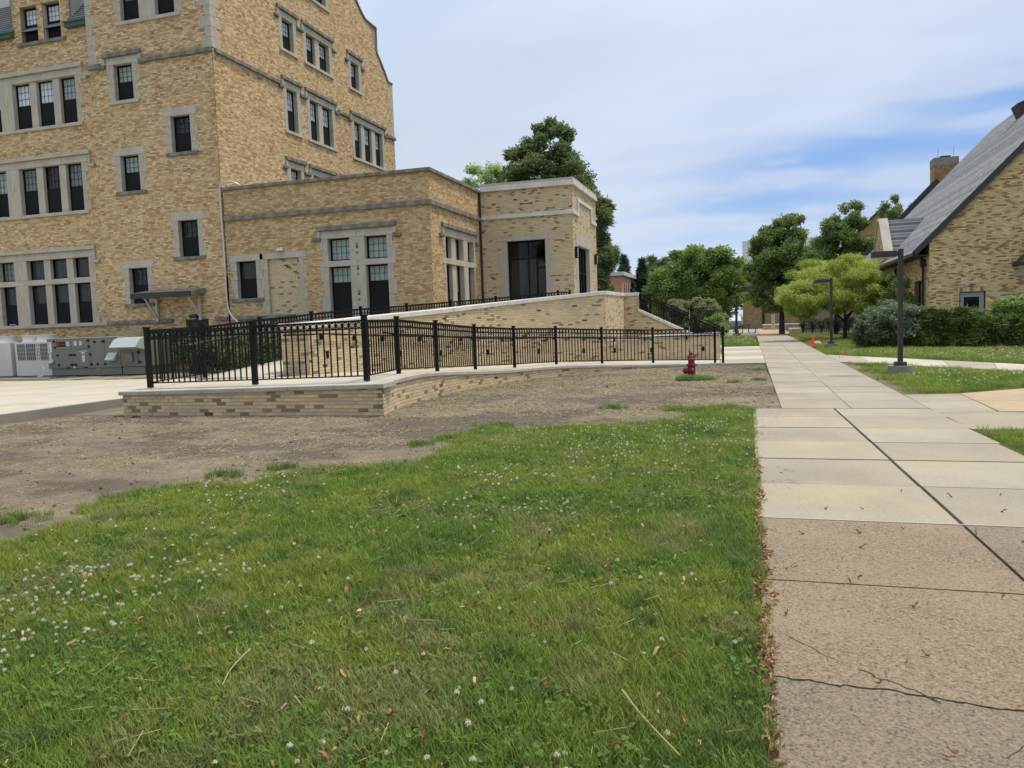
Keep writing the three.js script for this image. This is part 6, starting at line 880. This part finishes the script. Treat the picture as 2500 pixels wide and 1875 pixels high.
// trees behind the camera that shade the foreground and dropped the leaves
for (const [x, z, s] of [[-4.6, 3.4, 561], [5.2, 3.8, 563], [-15, 13, 565]]) tree('shade_tree', ['large shade tree behind the camera over the lawn', 'large shade tree behind the camera over the walk', 'large shade tree behind the camera far to the left'][(s - 561) / 2], x, z, [5.5, 0.35], [[0, 9, -1.2, 4.8, 2.6, 4.4, 1100], [2, 10.6, 0, 3, 2.4, 3, 500], [-2.4, 8.4, -1.6, 3, 2.0, 3.2, 500], [1.5, 7.8, -3.2, 3.4, 1.4, 2.4, 420]], CL.big, GREEN.mid, s);

function shrub(name, label, x, z, blobs, cl, cols, seed, o = {}) { const g = thing(name, label, 'shrub', [x, 0, z], 0, o.group); const R = rng(seed); mesh('stems', Array.from({ length: 6 }, (_, i) => { const b = blobs[i % blobs.length]; return limb([[b[0] * 0.3 + (R() - 0.5) * 0.3, -0.05, b[2] * 0.3], [b[0] * 0.7, b[1] * 0.6, b[2] * 0.7], [b[0] + (R() - 0.5) * b[3], b[1] + b[4] * 0.5, b[2]]], 0.03, 0.008, 5); }), M.barkDark, g); crown(g, 'foliage', blobs, cl, cols, seed, o); return g; }
shrub('rounded_shrub', 'big rounded grey green shrub left of the dark junipers', 5.75, -36.2, [[0, 0.95, 0, 1.35, 0.92, 1.2, 2600], [-0.75, 0.75, 0.2, 0.75, 0.7, 0.8, 900], [0.8, 0.95, 0.1, 0.8, 0.8, 0.8, 900], [0.1, 1.55, 0, 0.9, 0.42, 0.8, 600]], CL.bush, GREEN.shrub, 571, { minY: 0.05, scale: 1.15 });
{ const R = rng(573); const spots = [[7.5, -35.6, 1.35], [8.4, -35.2, 1.15], [9.0, -34.6, 0.92], [9.9, -34.8, 1.15], [10.8, -34.3, 1.35], [8.9, -36.4, 1.05], [10.2, -36.2, 1.2], [11.7, -34.2, 1.5]]; const where = ['dark spreading juniper touching the rounded shrub', 'dark spreading juniper second from the rounded shrub', 'lower dark juniper in front of the grey door', 'dark juniper just right of the grey door', 'tall dark juniper near the right picture edge', 'dark juniper close to the wall under the door lintel', 'dark juniper against the wall right of the door', 'rightmost dark juniper at the picture edge'];
  spots.forEach(([x, z, h], i) => { const bl = []; for (let k = 0; k < 7; k++) { const a = R() * 6.283, d = 0.65 * R(); bl.push([d * Math.cos(a), h * (0.25 + 0.68 * R()), d * Math.sin(a), 0.42, 0.3 + 0.2 * R(), 0.42, 240]); } bl.push([0, h * 0.4, 0, 0.85, h * 0.4, 0.8, 700]); shrub('juniper', where[i], x, z, bl, CL.juniper, GREEN.jun, 580 + i, { mat: M.needle, minY: 0.02, group: 'junipers along the wall', scale: 1.35 }); }); }
shrub('young_shrub', 'lighter leafy weed standing above the junipers at right', 10.6, -37.4, [[0, 1.5, 0, 0.7, 0.4, 0.5, 260]], CL.bush, GREEN.light, 591, { scale: 1.6 });
shrub('olive_shrub', 'olive green flowering shrub beyond the foot of the stairs', -3.7, -58, [[0, 1.7, 0, 1.5, 1.2, 1.2, 1100], [1.2, 1.3, 0.2, 0.9, 0.8, 0.9, 500], [-0.9, 2.3, 0, 0.9, 0.8, 0.9, 450], [0.4, 0.7, 0.4, 1.5, 0.6, 1, 500]], CL.bush, GREEN.olive, 593, { scale: 1.7 });
shrub('small_tree_shrub', 'yellowish low shrub at the right of the olive one', -2.2, -56, [[0, 1.1, 0, 0.9, 0.9, 0.8, 600]], CL.bush, GREEN.light, 595, { scale: 1.5 });
for (const [x, z, h, l, s] of [[-20.4, -24.9, 1.65, 'tallest dark hedge shrub hiding the basement door', 613], [-19.6, -26.4, 1.5, 'dark hedge shrub by the downpipe behind the ramp', 601], [-18.0, -26.2, 1.45, 'dark hedge shrub under the bricked-up opening', 603], [-16.4, -26.3, 1.4, 'dark hedge shrub under the double window', 605], [-14.8, -26.6, 1.3, 'dark hedge shrub nearest the wing corner', 607], [-17.2, -24.2, 1.2, 'lower dark hedge shrub just behind the back railing', 609], [-15.2, -22.4, 1.25, 'dark hedge shrub closest to the upper ramp', 611]]) shrub('hedge_shrub', l, x, z, [[0, h * 0.55, 0, 0.9, h * 0.5, 0.8, 900], [0.5, h * 0.7, 0, 0.5, h * 0.3, 0.5, 300]], CL.bush, GREEN.jun, s, { minY: 0.1, scale: 1.3, group: 'shrubs between the ramp and the wing' });
{ // ornamental grass bed
  const R = rng(621); const blade = leafCluster(40, 0.75, 0.12, 9, 0.02); 
  for (let i = 0; i < 9; i++) { const x = 3.9 + i * 0.62, z = -62 - R() * 1.2; const g = thing('ornamental_grass', ['arching grass clump next to the brick seat wall', 'second grass clump from the seat wall', 'third grass clump from the seat wall', 'fourth grass clump from the seat wall', 'fifth grass clump from the seat wall', 'sixth grass clump from the seat wall', 'seventh grass clump from the seat wall', 'eighth grass clump from the seat wall', 'last grass clump of the bed, farthest right'][i], 'grass clump', [x, 0, z], 0, 'ornamental grasses in a row'); const ps = []; for (let k = 0; k < 90; k++) { const a = R() * 6.283, s = 0.3 + 0.35 * R(), h = 0.7 + 0.5 * R(), w = 0.012; const dx = Math.cos(a), dz = Math.sin(a); const P = [[0, 0], [s * 0.25, h * 0.6], [s * 0.6, h], [s, h * 0.85]]; ps.push(quadStrip([P.map((p) => [dx * p[0] - dz * w, p[1], dz * p[0] + dx * w]), P.map((p) => [dx * p[0] + dz * w, p[1], dz * p[0] - dx * w])])); } mesh('blades', ps, M.grassClump || (M.grassClump = std([0.085, 0.11, 0.06], { side: THREE.DoubleSide })), g); }
}

// ================================================================ LAWN COVER
function tuft(n, h, spread, w, seed) {
  const R = rng(seed), pos = [], idx = [];
  for (let i = 0; i < n; i++) { const a = R() * 6.283, rr = spread * Math.sqrt(R()), x = rr * Math.cos(a), z = rr * Math.sin(a), d = R() * 6.283, H = h * (0.5 + 0.7 * R()), lean = H * (0.25 + 0.75 * R()), ww = w * (0.7 + 0.6 * R()), px = -Math.sin(d) * ww / 2, pz = Math.cos(d) * ww / 2, cx = Math.cos(d), cz = Math.sin(d), b = pos.length / 3; pos.push(x - px, 0, z - pz, x + px, 0, z + pz, x + cx * lean * 0.35 - px * 0.8, H * 0.65, z + cz * lean * 0.35 - pz * 0.8, x + cx * lean * 0.35 + px * 0.8, H * 0.65, z + cz * lean * 0.35 + pz * 0.8, x + cx * lean, H, z + cz * lean); idx.push(b, b + 1, b + 2, b + 1, b + 3, b + 2, b + 2, b + 3, b + 4); }
  const g = new THREE.BufferGeometry(); g.setAttribute('position', new THREE.Float32BufferAttribute(pos, 3)); g.setIndex(idx); return uvm(g);
}
M.grass = new THREE.MeshPhysicalMaterial({ color: 0xffffff, roughness: 1, transmission: 0.35, thickness: 0, side: THREE.DoubleSide });
M.plain = std([1, 1, 1], { side: THREE.DoubleSide, roughness: 0.85 });
{
  const R = rng(701), q = new THREE.Quaternion(), up = V3(0, 1, 0);
  const colour = (x, z) => { const n = fbm(x * 0.9, z * 0.9, 301, 4), m = fbm(x * 3.5, z * 3.5, 303, 3); let c = mix3([0.19, 0.29, 0.022], [0.27, 0.34, 0.034], sst(0.35, 0.65, n)); c = mix3(c, [0.095, 0.19, 0.022], 0.7 * sst(0.52, 0.7, m)); c = mix3(c, [0.36, 0.33, 0.13], 0.55 * sst(0.58, 0.72, fbm(x * 2 + 7, z * 2, 305, 4))); const k = 0.75 + 0.5 * R(); return [c[0] * k, c[1] * k, c[2] * k]; };
  const kinds = [tuft(15, 0.052, 0.045, 0.0036, 1), tuft(16, 0.038, 0.05, 0.0034, 2), tuft(12, 0.07, 0.035, 0.0042, 3)];
  const sets = kinds.map(() => [[], []]);
  const sow = (poly, x0, x1, z0, z1, dens, f, big = 1, yy = -0.02) => { for (let x = x0; x < x1; x += 0.5) for (let z = z0; z < z1; z += 0.5) { const n = dens(x, z) * 0.25; for (let i = 0; i < n; i++) { const px = x + R() * 0.5, pz = z + R() * 0.5; if (R() > f(px, pz)) continue; const k = Math.floor(R() * 2.15), s = (0.75 + 0.6 * R()) * big; sets[k][0].push(mat4(V3(px, yy + (poly ? soilY(px, pz) + 0.02 : 0), pz), q.setFromAxisAngle(up, R() * 6.283).clone(), V3(s, s * (0.7 + 0.7 * fbm(px * 1.7, pz * 1.7, 311, 3)), s))); sets[k][1].push(colour(px, pz)); } } };
  const seen = (x, z) => { const a = Math.atan2(x, -z) * 57.3; return a > -54 && a < 24; };
  sow(true, -6.8, 0.1, -5.2, -1.8, (x, z) => seen(x, z) ? 1300 : 0, lawnAt); sow(true, -7, 0.1, -9, -5.2, (x, z) => seen(x, z) ? 850 : 0, lawnAt); sow(true, -5.5, 0.1, -15, -9, (x, z) => 430, lawnAt, 1.15);
  // edge fringe leaning over the slabs
  sow(true, -0.02, 0.1, -14, -1.8, () => 900, (x) => (x < 0.075 ? 0.5 : 0), 0.9);
  const inL = (P) => (x, z) => { const d = polyDist(P, x, z); return sst(-0.05, 0.5, d + ln(x, z) * 0.6); };
  sow(false, 2.8, 8, -26.8, -16, () => 230, (x, z) => inL(LAWN_LAMP)(x, z) * (x < 3.4 ? 0.25 + 0.75 * sst(3.0, 3.5, x + ln(x, z)) : 1), 1.5); sow(false, 2.8, 7, -11.6, -6, () => 500, (x, z) => x > 2.86 + 0.03 * Math.sin(z * 3) && z > -11.4 ? 0.95 : 0, 1.2); sow(false, 2.8, 14, -60, -24, (x, z) => (z > -40 ? 110 : 45), inL(LAWN_SHRUBS), 2.0); sow(false, -8, 0.5, -59, -42, () => 50, inL(LAWN_TABLE), 2.2);
  // tuft round the hydrant, weeds in the soil
  for (let i = 0; i < 420; i++) { const a = R() * 6.283, d = 0.3 * R() * (1 + 0.7 * Math.max(0, Math.cos(a))), s = 1.2 + 1.1 * R(); sets[2][0].push(mat4(V3(-1.44 + d * Math.cos(a) * 1.25, -0.03, -20.55 + d * Math.sin(a) + 0.12), q.setFromAxisAngle(up, R() * 6.283).clone(), V3(s, s, s))); sets[2][1].push([0.19, 0.29, 0.06]); }
  const weeds = [[-3.75, -11.6, 0.5, 60], [-4.7, -7.4, 0.3, 50], [-5.7, -7.3, 0.25, 40], [-6.4, -5.3, 0.35, 60], [-3.6, -10.6, 0.25, 30], [-2.4, -14.2, 0.3, 60], [0.2, -20.2, 0.2, 40], [-0.3, -19.6, 0.25, 24], [0.3, -24.5, 0.5, 60], [-4.35, -9.75, 0.2, 40], [-5.3, -7.9, 0.2, 30]];
  for (const [x, z, r, n] of weeds) for (let i = 0; i < n; i++) { const a = R() * 6.283, d = r * Math.pow(R(), 0.9), s = 0.7 + 0.8 * R(); sets[2][0].push(mat4(V3(x + d * Math.cos(a), soilY(x, z), z + d * Math.sin(a) * 0.9), q.setFromAxisAngle(up, R() * 6.283).clone(), V3(s, s, s))); sets[2][1].push([0.15, 0.24, 0.045]); }
  sets.forEach((s, i) => tag(inst('grass', kinds[i], M.grass, s[0], s[1]), ['mown green grass blades of the lawns', 'shorter grass blades mixed through the lawns', 'longer grass tufts round the hydrant and in the soil'][i], 'grass'));
  // clover leaves and flowers
  const leafG = (() => { const gs = []; for (let k = 0; k < 3; k++) { const c = new THREE.CircleGeometry(0.0062, 6); c.rotateX(-Math.PI / 2); c.translate(0, 0, 0.0062); c.rotateY(k * 2.094); gs.push(uvm(c)); } return mergeGeometries(gs); })();
  const lm = [], lc = []; for (let i = 0; i < 15000; i++) { const x = -6 + 6.05 * R(), z = -1.9 - 9 * Math.pow(R(), 1.4); if (!seen(x, z) || lawnAt(x, z) < 0.8 || fbm(x * 1.4, z * 1.4, 321, 3) < 0.46 - 0.06 * R()) continue; const e = new THREE.Quaternion().setFromEuler(new THREE.Euler((R() - 0.5) * 0.9, R() * 6.28, (R() - 0.5) * 0.9)); const s = 0.8 + 0.7 * R(); lm.push(mat4(V3(x, 0.006 + 0.03 * R(), z), e, V3(s, s, s))); const k = 0.8 + 0.5 * R(); lc.push([0.085 * k, 0.165 * k, 0.026 * k]); }
  tag(inst('clover_leaves', leafG, M.plain, lm, lc), 'small dark green clover leaves spread through the lawn', 'clover');
  const flG = (() => { const R2 = rng(5), gs = []; for (let i = 0; i < 26; i++) { const c = new THREE.ConeGeometry(0.0022, 0.0085, 4); c.translate(0, 0.0085, 0); c.rotateX(Math.acos(1 - 1.5 * (i / 26))); c.rotateY(i * 2.4 + R2()); c.translate(0, 0.05, 0); gs.push(uvm(c)); } const s = new THREE.CylinderGeometry(0.001, 0.001, 0.05, 4); s.translate(0, 0.025, 0); return mergeGeometries(gs); })();
  const fm = [], fc = []; const addF = (x, z, k = 1) => { const s = (0.8 + 0.5 * R()) * k; fm.push(mat4(V3(x, -0.012 + 0.012 * R(), z), new THREE.Quaternion().setFromEuler(new THREE.Euler((R() - 0.5) * 0.5, R() * 6.28, (R() - 0.5) * 0.5)), V3(s, s, s))); const b = 0.85 + 0.2 * R(); fc.push(R() < 0.12 ? [0.45, 0.33, 0.2] : [0.74 * b, 0.72 * b, 0.6 * b]); };
  for (let i = 0; i < 7000; i++) { const x = -6.5 + 6.5 * R(), z = -1.9 - 12 * R(); if (!seen(x, z) || lawnAt(x, z) < 0.9) continue; const d = fbm(x * 0.8 + 3, z * 0.8, 331, 3) + 0.16 * sst(-2.2, -4, x) * sst(-6, -3, z) + 0.08 * sst(-1.6, -0.6, x) * sst(-8, -11, z); if (R() < sst(0.5, 0.8, d) * 0.75 + 0.06) addF(x, z, 1.0); }
  for (let i = 0; i < 260; i++) { const x = 3.6 + 4 * R(), z = -26 + 9 * R(); if (polyDist(LAWN_LAMP, x, z) > 0.3) addF(x, z, 1.6); } for (let i = 0; i < 420; i++) { const x = 4 + 6.5 * R(), z = -33 + 8 * R(); if (polyDist(LAWN_SHRUBS, x, z) > 0.4) addF(x, z, 1.8); } for (let i = 0; i < 300; i++) addF(-7 + 7.3 * R(), -58 + 15 * R(), 2.6);
  tag(inst('clover_flowers', flG, M.plain, fm, fc), 'white clover flower heads dotted over the lawns', 'clover');
  // straw and clods on the bare soil
  const strawG = (() => { const c = new THREE.BoxGeometry(0.0028, 0.0022, 1); return uvm(c); })(); const sm = [], sc = [];
  for (let i = 0; i < 90000; i++) { const z = -3.5 - 23.2 * Math.pow(R(), 0.85), x = lerp(-13.5, 0.4, R()); if (lawnAt(x, z) > 0.5 && R() > 0.02) continue; if (x > -7 && z < -27) continue; if (z < -12.7 && x < -6.5) continue; const n = fbm(x * 0.9, z * 1.6, 341, 4); if (R() > 0.2 + 1.2 * sst(0.42, 0.66, n)) continue; const e = new THREE.Quaternion().setFromEuler(new THREE.Euler((R() - 0.5) * 0.4, R() * 6.28, 0)); const L = 0.03 + 0.13 * R() * R(); const w = 1.0 + 1.35 * sst(-5, -18, z); sm.push(mat4(V3(x, soilY(x, z) + 0.004 + 0.012 * R(), z), e, V3(w, w, L))); const k = 0.75 + 0.55 * R(); sc.push(R() < 0.3 ? [0.3 * k, 0.225 * k, 0.13 * k] : [0.55 * k, 0.45 * k, 0.24 * k]); }
  for (let i = 0; i < 420; i++) { const x = -5.5 + 5.5 * R(), z = -2 - 8 * R(); if (!seen(x, z) || lawnAt(x, z) < 0.5) continue; sm.push(mat4(V3(x, 0.015 + 0.03 * R(), z), new THREE.Quaternion().setFromEuler(new THREE.Euler((R() - 0.5) * 0.7, R() * 6.28, 0)), V3(0.9, 0.9, 0.05 + 0.12 * R()))); const k = 0.8 + 0.5 * R(); sc.push([0.48 * k, 0.40 * k, 0.2 * k]); }
  tag(inst('straw', strawG, M.plain, sm, sc), 'loose yellow straw scattered over the bare soil', 'straw');
  const clodG = uvm(new THREE.IcosahedronGeometry(1, 0)), cm = [], cc = []; for (let i = 0; i < 5200; i++) { const z = -3.5 - 23.2 * R(), x = lerp(-13.5, 0.4, R()); if (lawnAt(x, z) > 0.3 || (z < -12.6 && x < -6.3)) continue; const s = 0.005 + 0.016 * Math.pow(R(), 5) + 0.006 * R(); cm.push(mat4(V3(x, soilY(x, z) + s * 0.3, z), new THREE.Quaternion().setFromEuler(new THREE.Euler(R() * 6, R() * 6, R() * 6)), V3(s * (1 + R()), s * 0.8, s))); const k = 0.6 + 0.6 * R(); cc.push(R() < 0.15 ? [0.42 * k, 0.38 * k, 0.32 * k] : [0.2 * k, 0.155 * k, 0.105 * k]); }
  tag(inst('soil_clods', clodG, M.plain, cm, cc), 'small clods and pebbles on the bare soil', 'soil');
  // dead leaves: drifts along the lawn edge, singles on the slabs
  const leaf = (seed) => { const R3 = rng(seed), g = new THREE.PlaneGeometry(0.018, 0.05, 2, 5), p = g.attributes.position; for (let i = 0; i < p.count; i++) { const t = (p.getY(i) + 0.025) / 0.05, w = Math.sin(Math.PI * Math.min(1, t * 0.92 + 0.06)); p.setXYZ(i, p.getX(i) * w, p.getY(i), 0.012 * Math.sin(t * 4 + seed) + Math.abs(p.getX(i)) * (0.5 + R3())); } g.rotateX(-Math.PI / 2); return uvm(g); };
  const leaves = [leaf(1), leaf(2), leaf(3)], LB = [[0.44, 0.25, 0.125], [0.33, 0.17, 0.08], [0.56, 0.38, 0.21], [0.24, 0.12, 0.06]];
  const dm = [], dc = []; const drop = (x, y, z, k) => { const s = (0.6 + 0.7 * R()) * k; dm.push(mat4(V3(x, y, z), new THREE.Quaternion().setFromEuler(new THREE.Euler((R() - 0.5) * 1.2, R() * 6.28, (R() - 0.5) * 1.2)), V3(s * (0.6 + 0.7 * R()), s, s))); const c = LB[Math.floor(R() * 4)], b = 0.8 + 0.5 * R(); dc.push([c[0] * b, c[1] * b, c[2] * b]); };
  for (let i = 0; i < 620; i++) { const z = -1.9 - 7 * Math.pow(R(), 1.3), clump = fbm(z * 3, 2, 351, 3); if (R() > 0.25 + clump) continue; drop(0.06 + (R() - 0.45) * (0.05 + 0.09 * sst(0.5, 0.75, clump)), 0.008 + 0.012 * R(), z, 0.85); }
  for (let i = 0; i < 900; i++) { const x = -5.5 + 5.5 * R(), z = -1.9 - 7.5 * Math.pow(R(), 1.3); if (!seen(x, z) || lawnAt(x, z) < 0.8) continue; if (R() > 0.5 + 0.5 * sst(-2.5, -0.4, x)) continue; drop(x, 0.02 + 0.03 * R(), z, 0.9); }
  tag(inst('leaf_litter', leaves[0], M.plain, dm, dc), 'dry brown leaf litter in the grass and along the slab edge', 'leaf litter');
  const lmats = LB.map((c) => std(c, { side: THREE.DoubleSide })); const R4 = rng(77);
  for (let i = 0; i < 64; i++) { const x = 0.16 + 2.1 * Math.pow(R4(), 1.2), z = -2.3 - 5.2 * Math.pow(R4(), 1.5); const o = mesh('fallen_leaf', leaves[i % 3], lmats[Math.floor(R4() * 4)]); const s = 0.55 + 0.6 * R4(); o.scale.set(s * (0.5 + 0.6 * R4()), s, s * 0.9); o.position.set(x, 0.012, z); o.rotation.set((R4() - 0.5) * 0.5, R4() * 6.28, (R4() - 0.5) * 0.5); tag(o, 'dry brown leaf lying on the concrete walk', 'leaf', 'leaves fallen on the walk'); }
  const tw = tag(mesh('twig', limb([[-2.36, 0.05, -3.16], [-2.33, 0.06, -3.05], [-2.31, 0.05, -2.94], [-2.25, 0.045, -2.8]], 0.0035, 0.002, 5), M.stone), 'pale bare twig lying in the lawn', 'twig'); mesh('side_shoot', limb([[-2.34, 0.06, -3.06], [-2.39, 0.065, -3.09], [-2.42, 0.06, -3.14]], 0.003, 0.0015, 4), M.stone, tw);
  const st = tag(mesh('reed_stalk', limb([[-0.52, 0.07, -3.1], [-0.42, 0.05, -2.95], [-0.25, 0.045, -2.7]], 0.0035, 0.003, 5), std([0.5, 0.4, 0.18])), 'long straw coloured stalk in the lawn near the walk', 'stalk');
}
renderer.render(scene, camera);
